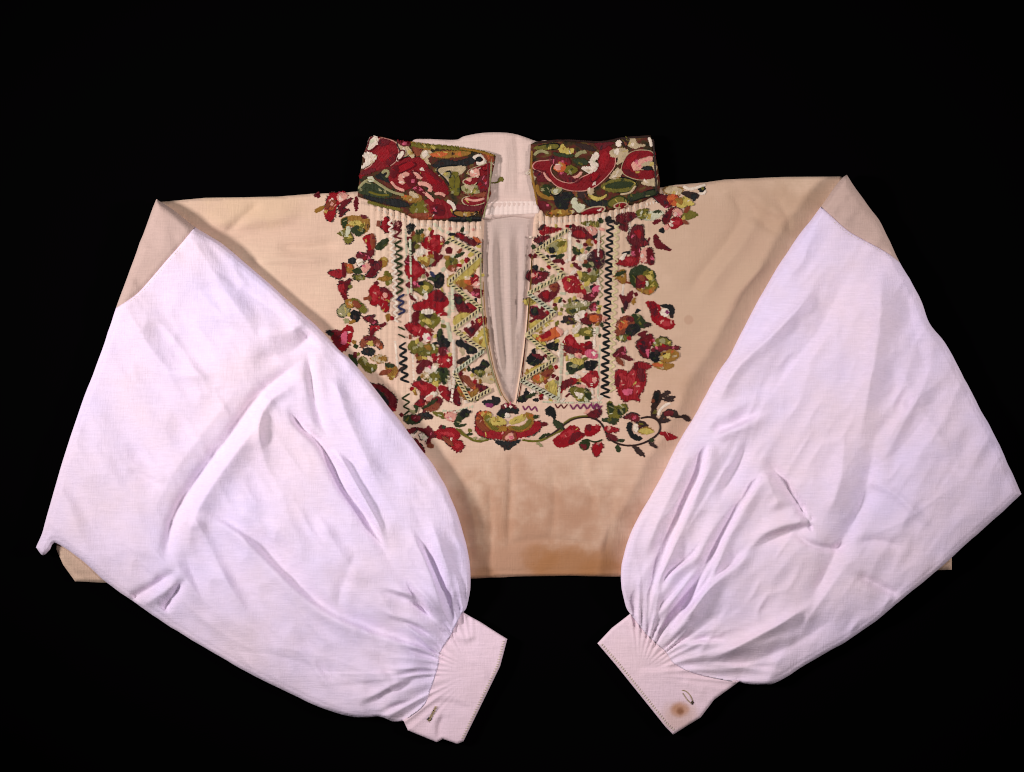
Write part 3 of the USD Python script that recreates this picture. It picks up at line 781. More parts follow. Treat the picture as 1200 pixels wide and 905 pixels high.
def cord(color, w, *pts, name='satin_bar'):
    """A bar of short stitches across a line."""
    line = LineString(curve(xy(pts), 6))
    base = rise(line.buffer(w / 2)) + 0.1
    segs = []
    for s in np.arange(0, line.length, 1.1):
        if rng.random() < 0.18:
            continue
        p, q = line.interpolate(s), line.interpolate(s + 0.5)
        d = np.array([q.x - p.x, q.y - p.y]); d /= max(np.hypot(*d), 1e-6); n = np.array([-d[1], d[0]]) * w / 2 * rng.uniform(0.55, 1.15)
        segs.append((p.x + n[0], p.y + n[1], p.x - n[0] + d[0], p.y - n[1] + d[1]))
    put(STATE['host'], name, strips(segs, 1.3, STATE['top'], base - 0.1, 0.3), TH[color])


def zigzag(color, amp, period, w, *pts, name='zigzag_stitching', skip=0.0):
    line = LineString(curve(xy(pts), 6))
    k = int(line.length / (period / 2))
    vs = []
    for i in range(k + 1):
        p, q = line.interpolate(i * period / 2), line.interpolate(i * period / 2 + 0.5)
        d = np.array([q.x - p.x, q.y - p.y]); d /= max(np.hypot(*d), 1e-6); n = np.array([-d[1], d[0]]) * amp * (1 if i % 2 else -1) * rng.uniform(0.85, 1.15)
        vs.append((p.x + n[0] + rng.uniform(-.4, .4), p.y + n[1] + rng.uniform(-.4, .4)))
    base = rise(line.buffer(amp)) + 0.12
    segs = [(*p, *q) for p, q in zip(vs[:-1], vs[1:]) if rng.random() >= skip]
    put(STATE['host'], name, strips(segs, w, STATE['top'], base, 0.55), TH[color])


LATE = []


def rope(c1, c2, p0, p1, w=4.8):
    LATE.append((c1, c2, xy([p0])[0], xy([p1])[0], w))


def lattice_bar(c1, c2, p0, p1, w=4.6, name='lattice_bar'):
    """A bar of the chest lattice: pale thread with dark slanting stitches over it."""
    a, b = np.array(xy([p0])[0]), np.array(xy([p1])[0])
    d = b - a; ln = np.hypot(*d); d /= ln; n = np.array([-d[1], d[0]])
    base = rise(LineString([a, b]).buffer(w / 2)) + 0.12
    segs = []
    for s in np.arange(0, ln, 1.2):
        p = a + d * s; segs.append((*(p + n * w / 2), *(p - n * w / 2 + d * 1.5)))
    path = put(STATE['host'], name, strips(segs, 1.4, STATE['top'], base, 0.5), TH[c1])
    segs = []
    for s in np.arange(1.5, ln - 1, 4.4):
        p = a + d * s; segs += [(*(p + n * w * 0.34), *(p + d * 2.6 - n * w * 0.22)), (*(p + n * w * 0.2), *(p + d * 3.0 - n * w * 0.3))]
    put(path, 'dark_stitches', strips(segs, 1.25, STATE['top'], base + 0.35, 0.35), TH[c2])


def contour(color, w, poly):
    """A thin line of stem stitch round a collar motif."""
    poly = poly.intersection((lc2 if STATE['host'] == CL[0] else rc2).buffer(-0.6))
    poly = max(getattr(poly, 'geoms', [poly]), key=lambda g: g.area)
    if poly.is_empty or poly.area < 30:
        return
    ring = poly.exterior; a0 = rng.uniform(0, 1); ln = rng.uniform(0.55, 0.95)
    cs = [ring.interpolate((a0 + ln * q) % 1.0, normalized=True) for q in np.linspace(0, 1, 22)]
    was = (STATE['x0'], STATE['y0'], STATE['k']); tile(0, 0, 1)
    S(color, w, *[(c.x, c.y) for c in cs], name='outline_stitches')
    STATE.update(x0=was[0], y0=was[1], k=was[2])


class flower:
    """Blobs inside belong to one flower."""
    def __init__(self, name='flower'):
        self.name = name

    def __enter__(self):
        self.was = STATE['host']
        path = numbered(self.was, self.name)
        UsdGeom.Xform.Define(stage, path)
        STATE['host'] = path

    def __exit__(self, *a):
        STATE['host'] = self.was

# --- chest, left of the slit: outer border of flowers ---
tile(360, 150)
with flower('embroidered_flower'):
    B('R', (150, 760), (170, 650), (210, 570), (290, 590), (330, 640), (260, 690), (240, 780), (200, 820))
    B('RB', (160, 690), (210, 640), (250, 650), (220, 720))
    B('P', (265, 600), (310, 568), (350, 605), (290, 650))
    B('DR', (60, 590), (110, 568), (100, 612))
    B('DR', (280, 700), (330, 640), (390, 625), (325, 690), (290, 720))
    B('DR', (290, 780), (300, 715), (360, 715), (330, 745))
    L('O', 60, 742, 155, 690, 34)
    L('DR', 430, 600, 432, 730, 34)
tile(360, 250)
with flower('embroidered_flower'):
    B('O', (300, 60), (380, 25), (470, 30), (545, 60), (540, 130), (500, 170), (440, 130), (360, 110), (320, 140))
    B('DG', (300, 60), (350, 40), (350, 90), (320, 130))
    B('G', (270, 180), (330, 140), (380, 160), (340, 200))
    B('G', (330, 190), (380, 180), (400, 230), (360, 265), (330, 240))
    B('Y', (370, 90), (430, 66), (485, 90), (490, 130), (430, 112))
    B('LG', (345, 120), (380, 130), (370, 180), (345, 190))
    B('DG', (385, 150), (420, 110), (470, 120), (505, 165), (450, 200), (420, 190), name='flower_centre')
with flower('embroidered_flower'):
    B('R', (640, 120), (670, 70), (690, 30), (730, 70), (750, 110), (720, 160), (690, 165), (660, 130))
    D('DR', 800, 100, 34); D('P', 800, 102, 15); L('DR', 735, 120, 830, 150, 26)
S('DR', 2.4, (760, 210), (800, 180), (820, 140))
L('DR', 470, 20, 530, 40, 26)
with flower('spray_of_leaves'):
    B('R', (490, 220), (560, 190), (595, 250), (570, 330), (540, 350), (530, 290))
    B('RB', (560, 190), (590, 200), (590, 300), (565, 300))
    B('DG', (600, 300), (640, 250), (700, 220), (712, 250), (670, 310), (620, 325))
    B('DR', (520, 345), (590, 330), (545, 395), (500, 400))
with flower('embroidered_flower'):
    D('K', 395, 420, 34, 'knot')
    B('DR', (430, 380), (470, 348), (530, 370), (500, 415))
    B('W', (435, 420), (480, 405), (485, 450), (450, 462))
    B('O', (338, 470), (390, 448), (405, 510), (360, 525))
    B('OR', (345, 455), (385, 455), (390, 480))
    B('DR', (540, 420), (580, 410), (605, 470), (612, 530), (570, 562), (515, 552), (552, 500))
    B('P', (480, 480), (530, 440), (552, 470), (510, 522))
    B('O', (620, 440), (660, 390), (702, 410), (692, 460), (640, 482))
    B('DR', (590, 440), (650, 420), (640, 490), (600, 495))
    B('DG', (395, 505), (450, 475), (485, 510), (440, 535), name='flower_centre')
    B('G', (400, 552), (490, 548), (505, 580), (430, 585))
with flower('spray_of_leaves'):
    B('R', (185, 525), (250, 500), (312, 500), (327, 542), (270, 572))
    B('DR', (306, 500), (322, 436), (338, 500), (327, 562))
    B('RB', (320, 560), (340, 470), (330, 445), (345, 440))
    B('DR', (280, 600), (340, 600), (385, 585), (345, 690), (355, 770), (310, 740), (290, 670), name='leaf')
    B('R', (275, 640), (320, 630), (320, 690), (290, 690), name='leaf')
with flower('embroidered_flower'):
    B('G', (620, 580), (670, 560), (690, 508), (742, 550), (752, 592), (700, 634), (680, 590))
    L('O', 620, 580, 740, 570, 40)
with flower('embroidered_flower'):
    B('R', (556, 660), (600, 628), (640, 670), (652, 740), (640, 795), (568, 802), (550, 720))
    B('R', (650, 690), (700, 678), (744, 720), (712, 780), (712, 855), (668, 855), (636, 790))
    B('DR', (650, 690), (660, 650), (730, 690), (735, 740), (715, 700))
    D('P', 684, 722, 22); B('R2', (575, 690), (610, 680), (610, 760), (580, 770))
tile(360, 350)
with flower('embroidered_flower'):
    B('GP', (265, 110), (310, 60), (362, 48), (372, 100), (330, 155), (290, 150))
    B('O', (340, 20), (400, 8), (424, 50), (362, 80))
    B('G', (395, 0), (450, 20), (525, 100), (485, 125), (430, 70))
    B('RB', (400, 40), (430, 20), (470, 60), (440, 80))
    B('GP', (320, 180), (370, 190), (340, 215))
    B('K', (368, 142), (400, 100), (440, 108), (475, 122), (450, 195), (408, 195), name='flower_centre')
with flower('spray_of_leaves'):
    B('DR', (496, 170), (530, 160), (590, 148), (580, 180), (614, 200), (600, 235), (540, 205))
    B('R', (560, 240), (600, 230), (642, 250), (590, 300), (570, 332), (552, 290))
    B('O', (688, 150), (722, 138), (734, 182), (700, 194)); L('DR', 640, 245, 694, 215, 26)
    L('DR', 560, 330, 585, 260, 30)
with flower('embroidered_bud'):
    B('R', (215, 300), (290, 300), (350, 240), (398, 258), (392, 350), (342, 440), (290, 455), (220, 352))
    B('DR', (230, 330), (300, 310), (310, 400), (270, 420)); B('PK', (300, 330), (345, 290), (350, 380), (310, 400))
    B('K', (165, 290), (200, 275), (230, 285), (225, 325), (190, 320), name='leaf'); L('DR', 215, 290, 300, 285, 22)
with flower('embroidered_flower'):
    B('RB', (468, 400), (490, 350), (550, 328), (622, 358), (664, 410), (642, 442), (580, 402), (520, 412), (480, 434))
    B('DR', (500, 350), (560, 330), (600, 350), (560, 370)); B('Y', (524, 395), (570, 375), (568, 415))
    B('K', (476, 470), (530, 428), (594, 450), (572, 505), (510, 495), name='flower_centre')
    B('G', (448, 540), (500, 508), (540, 570), (612, 590), (580, 645), (530, 645), (480, 592))
    B('GP', (490, 520), (525, 540), (510, 575)); B('TAN', (566, 530), (640, 498), (694, 530), (652, 565)); B('O', (620, 520), (690, 515), (680, 545))
    B('DG', (368, 490), (420, 510), (442, 560), (432, 612), (390, 552))
with flower('embroidered_flower'):
    B('O', (690, 655), (705, 575), (772, 600), (794, 640), (742, 714), (712, 682))
    L('RB', 635, 665, 740, 630, 44); B('DG', (690, 570), (750, 575), (760, 600), (700, 600)); L('BR', 790, 640, 860, 595, 20)
B('DR', (556, 755), (640, 760), (722, 812), (785, 890), (770, 980), (700, 980), (640, 900), (580, 820), name='leaf')
B('K', (600, 790), (680, 850), (720, 930), (660, 900), name='leaf')

# --- zigzags beside the columns ---
tile(0, 0, 1)
zigzag('DR', 4.4, 9.6, 1.9, (464.5, 262), (467, 285))
zigzag('DG', 4.8, 9.6, 2.5, (466, 282), (467.5, 315), (468.5, 345))
zigzag('N', 4.6, 9.8, 2.4, (468.5, 345), (470, 360), (471, 378), skip=0.15)
zigzag('DG', 4.0, 9.0, 1.6, (470, 378), (471, 398), skip=0.6)
zigzag('K', 4.8, 9.4, 2.5, (471.5, 402), (473, 430), (475, 450))
zigzag('DG', 4.4, 9.6, 1.7, (475.5, 462), (478, 490), skip=0.15)
zigzag('W', 3.2, 7.5, 2.2, (457, 258), (461, 300), (463, 345), (464, 380))
cord('LG', 3.2, (475.5, 268), (476.5, 300), (478, 345), name='satin_bar')
cord('W', 3.0, (480, 352), (481, 385)); cord('W', 3.0, (483, 400), (485, 445)); cord('W', 3.0, (463, 400), (466, 430))
zigzag('K', 5.2, 8.8, 2.5, (716, 258), (714.5, 290), (713.5, 330), (712.5, 360), (711, 400))
zigzag('K', 5.2, 8.6, 2.6, (711, 398), (709.5, 430), (709, 470))
zigzag('CY', 3.6, 8.8, 2.2, (723.5, 262), (721, 300), (720, 345), (718, 400), (717, 462))
zigzag('GP', 2.6, 8.8, 1.5, (706, 275), (705, 320), (704, 350))
cord('LG', 2.4, (703, 405), (701.5, 440), (700.5, 466))
cord('W', 3.4, (731, 330), (729, 352)); cord('W', 3.0, (738, 262), (737.5, 276))

# --- left column of flowers, x 475..545 ---
tile(440, 250)
with flower('spray_of_leaves'):
    B('K', (268, 110), (310, 88), (352, 110), (330, 152), (290, 184), (280, 150)); B('DG', (356, 152), (422, 143), (400, 184), (360, 182))
    B('G', (328, 200), (390, 188), (424, 240), (362, 260), (330, 300), (310, 332)); B('DG', (278, 262), (330, 258), (345, 340), (310, 335))
    L('BR', 330, 350, 345, 250, 22)
with flower('embroidered_flower'):
    B('R', (408, 270), (460, 208), (560, 200), (602, 240), (580, 300), (540, 362), (500, 330), (440, 312))
    B('R2', (480, 230), (540, 225), (560, 270), (500, 290)); B('O', (366, 392), (430, 388), (490, 358), (544, 400), (480, 455), (430, 464))
    B('Y', (400, 395), (450, 385), (450, 430)); B('W', (360, 342), (420, 308), (444, 340), (382, 370)); B('DR', (520, 340), (560, 380), (555, 425), (520, 402))
    B('GP', (490, 400), (520, 410), (480, 450))
with flower('embroidered_flower'):
    B('R', (256, 450), (300, 368), (350, 420), (402, 470), (434, 520), (380, 562), (332, 602), (280, 540))
    B('R2', (310, 470), (360, 460), (390, 510), (340, 540)); B('DR', (262, 440), (296, 372), (330, 400), (300, 450))
    B('G', (310, 652), (390, 640), (430, 598), (505, 640), (482, 692), (420, 722), (370, 692)); B('Y', (420, 640), (470, 640), (450, 680))
    B('DR', (268, 622), (350, 600), (400, 610), (360, 652), (300, 655)); B('K', (376, 610), (410, 600), (420, 630), (380, 632))
with flower('spray_of_leaves'):
    B('K', (488, 512), (520, 548), (570, 518), (604, 560), (594, 640), (530, 655), (508, 592)); L('N', 480, 510, 520, 560, 24); L('DG', 450, 570, 540, 590, 30)
with flower('embroidered_flower'):
    B('R', (336, 800), (420, 770), (480, 702), (560, 678), (624, 740), (640, 800), (560, 850), (430, 856), (350, 850))
    B('DR', (520, 700), (590, 700), (620, 760), (540, 770)); L('DR', 300, 700, 352, 775, 36); L('W', 325, 710, 372, 760, 22); B('W', (420, 730), (450, 700), (450, 755))
tile(440, 350)
with flower('embroidered_flower'):
    B('G', (372, 160), (430, 108), (545, 140), (565, 200), (502, 262), (440, 222)); B('Y', (400, 190), (470, 185), (490, 225), (440, 215))
    B('W', (400, 115), (440, 95), (500, 100), (490, 140), (430, 130)); B('BR', (430, 150), (500, 140), (520, 170), (460, 170))
    B('DR', (328, 132), (382, 118), (362, 232), (325, 212)); B('R', (530, 100), (590, 90), (595, 140), (545, 140))
with flower('embroidered_flower'):
    B('R', (264, 240), (340, 218), (420, 250), (494, 310), (440, 355), (380, 322), (340, 324)); B('R2', (320, 250), (380, 250), (400, 290), (350, 290))
    D('W', 450, 340, 38); D('PK', 470, 350, 18); B('G', (288, 420), (340, 368), (382, 430), (470, 398), (545, 430), (532, 482), (440, 502), (340, 484))
    B('GP', (380, 380), (420, 400), (400, 430)); B('O', (430, 420), (490, 420), (480, 460)); B('LG', (500, 400), (525, 430), (515, 460))
with flower('spray_of_leaves'):
    B('K', (540, 330), (572, 258), (604, 340), (654, 370), (642, 424), (570, 434)); L('DG', 570, 260, 560, 340, 34)
with flower('embroidered_flower'):
    B('R', (504, 540), (570, 498), (630, 488), (694, 540), (642, 604), (570, 614)); B('DR', (560, 440), (620, 430), (620, 490), (570, 495)); B('R2', (560, 530), (620, 520), (610, 570))
    B('DR', (366, 602), (420, 538), (492, 560), (482, 592), (430, 602), (402, 662), (368, 652)); B('W', (436, 622), (500, 600), (545, 575), (532, 624), (460, 664)); B('PK', (460, 600), (480, 590), (480, 615))
    B('G', (436, 700), (480, 650), (560, 638), (604, 690), (552, 742), (480, 734)); B('TAN', (400, 670), (450, 650), (470, 690), (430, 700)); B('DG', (560, 620), (632, 618), (644, 692), (600, 755))
with flower('embroidered_flower'):
    B('R', (326, 750), (390, 728), (460, 740), (534, 790), (482, 852), (410, 854), (390, 802)); B('R2', (390, 760), (450, 770), (440, 810))
    B('R', (556, 770), (630, 778), (704, 830), (714, 892), (640, 895), (580, 842)); B('DR', (386, 862), (470, 850), (580, 880), (564, 935), (440, 944)); B('W', (430, 880), (500, 830), (545, 830), (490, 870)); B('P', (440, 880), (500, 855), (480, 900))
    B('Y', (500, 750), (545, 730), (550, 770)); B('DR', (640, 790), (700, 810), (720, 900), (660, 880))
tile(420, 430)
B('DR', (796, 200), (862, 198), (895, 332), (840, 312), name='leaf'); B('RB', (556, 332), (640, 308), (714, 330), (680, 382), (600, 384), name='leaf'); L('DG', 700, 280, 560, 370, 26)
B('DR', (520, 300), (580, 290), (560, 340), (500, 350), name='leaf'); B('DG', (490, 340), (530, 350), (510, 400), name='leaf')
tile(0, 0, 1)
cord('LG', 5.0, (526.5, 343), (527.5, 352), (526, 372)); cord('LG', 6.0, (524, 378), (527, 392), (528, 402)); cord('W', 4.0, (531.5, 396), (532.5, 420), (534, 440)); cord('W', 4.4, (526, 440), (528, 458))
cord('W', 4.2, (531, 338), (530, 352)); cord('LG', 3.6, (508, 262), (519, 271), (528, 273)); cord('W', 3.6, (522, 318), (526, 326), (531, 330))

# --- lattice left of the slit ---
tile(440, 250)

B('Y', (640, 640), (650, 560), (800, 500), (900, 400), (930, 420), (840, 540), (700, 620), name='lattice_fill')
with flower('lattice_flower'):
    B('DR', (696, 190), (750, 176), (830, 230), (905, 228), (884, 294), (790, 250)); B('R', (720, 180), (770, 200), (760, 225)); L('K', 640, 190, 700, 185, 24); L('OR', 860, 210, 930, 260, 26)
with flower('lattice_flower'):
    B('G', (616, 440), (660, 388), (724, 420), (702, 482), (640, 492)); B('RB', (640, 470), (700, 450), (700, 500), (650, 505)); L('DG', 690, 385, 785, 348, 32); D('DR', 648, 330, 32, 'petal')
with flower('lattice_flower'):
    B('R', (826, 590), (880, 538), (905, 580), (860, 624)); B('O', (716, 610), (790, 588), (834, 640), (790, 664)); B('OR', (780, 600), (830, 590), (830, 630)); B('DR', (826, 690), (900, 658), (944, 690), (910, 744)); B('P', (850, 630), (910, 600), (900, 655))
    B('RB', (790, 650), (850, 640), (840, 690))
with flower('lattice_flower'):
    B('DR', (688, 720), (760, 728), (784, 800), (850, 798), (885, 860), (760, 884), (708, 812)); B('K', (700, 740), (750, 740), (760, 790), (715, 800)); L('R', 800, 800, 890, 840, 34)
tile(440, 350)

B('Y', (690, 180), (760, 128), (862, 150), (780, 190), (700, 232), name='lattice_fill'); B('Y', (856, 360), (970, 258), (984, 402), (930, 424), name='lattice_fill'); B('TAN', (880, 680), (1000, 640), (1044, 742), (930, 722), name='lattice_fill')
with flower('lattice_flower'):
    B('DR', (776, 260), (870, 238), (890, 180), (962, 158), (974, 220), (920, 242), (852, 332), (810, 302)); B('R', (890, 190), (950, 180), (920, 230)); B('PL', (820, 270), (870, 260), (850, 310))
with flower('lattice_flower'):
    B('K', (706, 380), (760, 358), (802, 400), (880, 430), (894, 472), (820, 484), (780, 432), (730, 422)); B('BR', (716, 562), (760, 518), (824, 530), (760, 574)); B('TAN', (740, 440), (780, 450), (770, 500))
with flower('lattice_flower'):
    B('K', (846, 620), (920, 588), (940, 538), (994, 568), (994, 632), (920, 664), (860, 654)); B('G', (870, 640), (960, 640), (920, 680)); B('TAN', (960, 640), (1000, 600), (1010, 650))
with flower('lattice_flower'):
    B('RB', (736, 690), (800, 678), (870, 740), (984, 780), (940, 814), (850, 792), (780, 732)); B('DR', (890, 760), (980, 780), (950, 815), (900, 800)); B('O', (716, 800), (830, 828), (900, 788), (884, 842), (800, 884)); B('OR', (720, 780), (790, 800), (830, 840), (770, 830))
tile(420, 430)
cord('LG', 3.0, (740, 385), (850, 390), (1000, 350))
# --- foot of the slit ---
tile(520, 430)
with flower('lattice_flower'):
    B('K', (338, 300), (420, 288), (430, 258), (494, 280), (474, 332), (380, 342)); B('V', (370, 330), (420, 325), (430, 350), (390, 355))
with flower('lattice_flower'):
    B('K', (646, 290), (700, 240), (722, 186), (754, 230), (820, 230), (760, 262), (730, 294), (680, 314)); L('DG', 720, 270, 815, 232, 30)
with flower('centre_rosette'):
    B('R', (286, 440), (310, 398), (372, 408), (400, 530), (500, 570), (560, 540), (640, 540), (740, 530), (800, 480), (864, 500), (832, 562), (760, 604), (660, 624), (600, 644), (480, 634), (380, 624), (288, 572), ang=80)
    B('RB', (288, 460), (320, 420), (350, 500), (400, 560), (320, 550)); B('OR', (310, 400), (400, 395), (400, 420), (330, 425))
    B('O', (350, 440), (400, 398), (420, 480), (460, 530), (540, 520), (550, 555), (470, 565), (390, 530)); B('O', (580, 520), (660, 530), (740, 480), (720, 408), (785, 430), (772, 520), (690, 568), (580, 555))
    B('G', (360, 450), (395, 430), (420, 510), (480, 540), (430, 545)); B('G', (600, 535), (700, 520), (750, 460), (765, 490), (700, 550))
    B('Y', (406, 460), (470, 438), (534, 470), (544, 500), (480, 512), (420, 502)); B('Y', (576, 480), (640, 440), (714, 416), (714, 460), (660, 492), (600, 504))
    B('K', (466, 412), (510, 368), (570, 358), (654, 368), (644, 414), (560, 402), (540, 442), (490, 434), name='flower_centre'); D('W', 560, 428, 22)
    B('DR', (508, 340), (560, 318), (624, 340), (640, 370), (580, 352), (520, 366)); D('W', 545, 345, 10); D('W', 590, 350, 10)
    B('RB', (516, 640), (560, 568), (612, 568), (634, 640)); B('P', (540, 630), (590, 580), (610, 630))
    B('K', (446, 650), (560, 654), (674, 643), (622, 692), (560, 730), (498, 692), name='leaf'); L('DR', 850, 510, 910, 500, 34); L('DG', 790, 450, 835, 430, 30)
with flower('spray_of_leaves'):
    B('DG', (90, 490), (130, 408), (190, 366), (225, 420), (162, 462), (120, 530)); B('K', (140, 410), (200, 370), (215, 430), (160, 440)); L('DG', 130, 525, 200, 505, 24); L('K', 200, 390, 240, 400, 24)
S('G', 2.6, (110, 540), (160, 590), (220, 622), (300, 652), (395, 640)); S('G', 2.6, (690, 642), (780, 654), (870, 642), (960, 594), (1055, 548))
for q in ((200, 600, 250, 585), (245, 640, 290, 625), (310, 640, 370, 628), (840, 635, 900, 590), (900, 610, 930, 585), (810, 660, 870, 700)):
    L('GP' if q[0] % 4 else 'DG', *q, 22)
# --- bottom border, left ---
tile(420, 430)
with flower('spray_of_leaves'):
    B('DG', (396, 440), (480, 418), (555, 440), (532, 492), (450, 504), (408, 482)); B('DR', (470, 430), (540, 440), (520, 480), (480, 470)); B('BR', (526, 420), (600, 398), (655, 440), (622, 464), (560, 452)); B('K', (560, 410), (620, 410), (640, 440), (590, 440))
    B('G', (656, 400), (740, 408), (765, 450), (720, 444)); B('P', (766, 420), (850, 398), (845, 464), (780, 464)); B('GP', (450, 380), (500, 390), (490, 415))
with flower('embroidered_flower'):
    B('R', (656, 590), (720, 548), (800, 538), (884, 560), (884, 622), (850, 642), (902, 660), (924, 700), (880, 744), (836, 722), (760, 652), (690, 624)); B('R2', (720, 580), (800, 575), (850, 610), (770, 600)); B('R2', (850, 670), (900, 690), (870, 720))
    B('RB', (740, 620), (800, 640), (830, 690), (780, 670)); B('DR', (516, 540), (580, 545), (620, 525), (674, 600), (640, 624), (590, 582)); L('RB', 600, 670, 660, 705, 44); L('DR', 640, 620, 600, 680, 26)
    B('DR', (426, 560), (500, 536), (505, 560), (440, 604)); B('DR', (496, 630), (560, 700), (580, 755), (530, 710)); B('W', (540, 590), (600, 610), (590, 645), (550, 630))
S('G', 2.2, (885, 545), (940, 600), (1000, 645), (1080, 660))
tile(0, 0, 1)
zigzag('V', 2.6, 7.4, 1.6, (612, 478), (634, 480)); zigzag('DR', 2.4, 7.4, 1.5, (650, 476), (668, 476.5)); zigzag('V', 3.2, 8.0, 1.7, (668, 477), (704, 476)); cord('LG', 2.2, (636, 471), (660, 472), (705, 471.5))
zigzag('V', 3.0, 7.0, 1.6, (692, 474), (706, 478))
# --- bottom border, right ---
tile(640, 430)
B('K', (-5, 370), (50, 346), (84, 400), (84, 470), (144, 500), (155, 555), (90, 524), (50, 442), (6, 424), name='leaf'); L('DG', 60, 470, 150, 550, 50)
S('BR', 2.3, (0, 622), (80, 572), (180, 492), (260, 452), (380, 442), (470, 482), (520, 560), (560, 632), (650, 682), (760, 692), (850, 672), (930, 632), (990, 582), (1005, 520), (970, 462), (900, 440), (830, 452), name='vine')
S('G', 1.8, (150, 500), (220, 455), (300, 435), (370, 432), name='vine')
with flower('embroidered_flower'):
    B('R', (64, 650), (130, 588), (200, 526), (270, 528), (310, 580), (352, 590), (270, 652), (190, 694), (108, 704)); B('R2', (130, 610), (200, 560), (250, 560), (190, 620)); B('DR', (230, 600), (300, 585), (250, 650), (200, 670))
    B('R', (338, 560), (370, 506), (412, 522), (466, 518), (470, 560), (400, 604), (350, 604)); B('DR', (350, 530), (385, 510), (385, 560)); B('DG', (296, 670), (350, 636), (384, 670), (362, 724), (308, 724)); B('DR', (300, 690), (350, 690), (340, 725))
    B('R', (406, 720), (440, 668), (480, 658), (494, 720), (450, 784), (428, 774)); S('DG', 1.8, (350, 635), (430, 662), (495, 640))
    B('DR', (366, 420), (430, 376), (484, 388), (454, 442), (400, 444)); L('P', 340, 410, 400, 365, 24)
with flower('spray_of_leaves'):
    B('G', (536, 330), (570, 306), (604, 350), (684, 328), (715, 380), (652, 432), (622, 482), (588, 500), (556, 440)); B('DG', (540, 330), (575, 320), (600, 380), (560, 400)); B('DG', (486, 460), (560, 450), (630, 465), (590, 500), (510, 482)); B('DG', (630, 390), (690, 360), (690, 400), (650, 425))
B('R', (516, 530), (570, 528), (636, 555), (580, 574), (528, 572), name='leaf'); B('DR', (526, 600), (590, 598), (624, 640), (570, 645), name='leaf'); L('DG', 620, 650, 690, 645, 26)
with flower('scrolling_flower'):
    B('K', (716, 500), (760, 486), (752, 560), (790, 600), (846, 622), (820, 645), (768, 640), (728, 594), (708, 542), name='scroll'); B('DR', (684, 450), (740, 412), (804, 420), (816, 472), (770, 482), (730, 456)); B('BR', (786, 490), (850, 478), (896, 520), (832, 534), (820, 565)); B('Y', (816, 560), (880, 538), (945, 570), (870, 590)); B('W', (770, 520), (800, 510), (800, 570), (775, 560))
with flower('spray_of_leaves'):
    B('BR', (922, 430), (925, 340), (945, 230), (990, 206), (1014, 240), (1014, 290), (975, 350), (966, 434)); B('BR', (1012, 262), (1050, 212), (1092, 224), (1070, 250)); B('BR', (1030, 270), (1090, 255), (1145, 262), (1090, 284)); B('BR', (1020, 280), (1080, 280), (1125, 302), (1060, 306))
    B('K', (950, 240), (990, 230), (970, 330)); S('W', 3.2, (985, 430), (1000, 380), (1050, 335), (1090, 322))
with flower('spray_of_leaves'):
    B('BR', (995, 470), (1030, 398), (1090, 372), (1154, 398), (1164, 442), (1100, 442), (1070, 415), (1040, 470)); B('BR', (1000, 470), (1060, 455), (1090, 470), (1030, 494)); S('BR', 2.8, (1140, 440), (1190, 438), (1230, 440)); B('BR', (1190, 430), (1232, 428), (1268, 460), (1232, 482)); B('DR', (1040, 400), (1100, 390), (1110, 420), (1050, 430))
S('BR', 2.0, (940, 430), (990, 470), (1010, 500))
B('R', (996, 578), (1060, 576), (1112, 598), (1148, 627), (1070, 645), (1040, 612), name='leaf'); L('DG', 618, 690, 645, 748, 40); L('BR', 765, 700, 868, 788, 46); L('BR', 895, 655, 975, 712, 30); L('DG', 905, 640, 950, 650, 24)

# --- right outer border ---
tile(690, 360)
with flower('carnation'):
    B('R', (236, 300 + 360), (240, 570), (290, 555), (330, 590), (390, 540), (440, 500), (490, 550), (500, 640), (480, 720), (430, 780), (445, 822), (380, 810), (320, 825), (270, 770), ang=95)
    B('R2', (262, 600), (300, 580), (330, 640), (290, 700), (260, 680), ang=80); B('R2', (350, 590), (410, 560), (400, 660), (350, 700), ang=100); B('R2', (400, 690), (450, 660), (440, 740), (400, 760), ang=110); B('DR', (440, 540), (480, 560), (480, 650), (440, 630), ang=95)
    B('PK', (300, 730), (380, 725), (370, 765), (320, 770), ang=10); L('R', 330, 600, 300, 560, 40); L('DR', 250, 700, 260, 600, 36)
    B('R', (404, 500), (460, 488), (545, 520), (480, 545)); L('DR', 400, 560, 425, 485, 34)
with flower('embroidered_flower'):
    B('DR', (424, 310), (480, 268), (545, 238), (574, 300), (534, 362), (534, 444), (480, 434), (436, 372)); B('PL', (440, 330), (490, 300), (490, 400)); B('G', (566, 310), (640, 266), (704, 290), (724, 340), (640, 354), (580, 354)); B('GP', (620, 290), (660, 280), (660, 320))
    B('DR', (556, 370), (650, 336), (714, 348), (790, 350), (770, 374), (640, 384), (580, 414)); B('K', (544, 400), (620, 388), (636, 450), (580, 486), (536, 442), name='flower_centre')
    B('O', (636, 410), (740, 376), (796, 420), (732, 474), (640, 474)); B('Y', (650, 430), (710, 410), (700, 450)); B('O', (556, 500), (640, 486), (744, 510), (690, 550), (610, 536)); B('OR', (560, 505), (640, 500), (640, 525))
    B('PK', (500, 380), (530, 370), (525, 440))
with flower('embroidered_flower'):
    B('RB', (256, 130), (310, 86), (402, 88), (434, 130), (400, 182), (320, 222), (260, 254), (238, 190)); B('OR', (270, 150), (330, 120), (330, 160), (280, 200)); B('DG', (376, 70), (440, 66), (504, 130), (545, 150), (480, 184), (430, 162))
    B('K', (336, 170), (420, 146), (454, 190), (400, 244), (330, 252), name='flower_centre'); B('G', (246, 262), (340, 248), (322, 292), (268, 288)); B('DR', (330, 100), (390, 95), (380, 130)); L('BR', 480, 160, 545, 155, 34)
with flower('spray_of_leaves'):
    B('DR', (214, 430), (270, 366), (312, 356), (324, 420), (280, 444)); L('DR', 275, 425, 388, 465, 36); L('RB', 240, 440, 305, 515, 44)
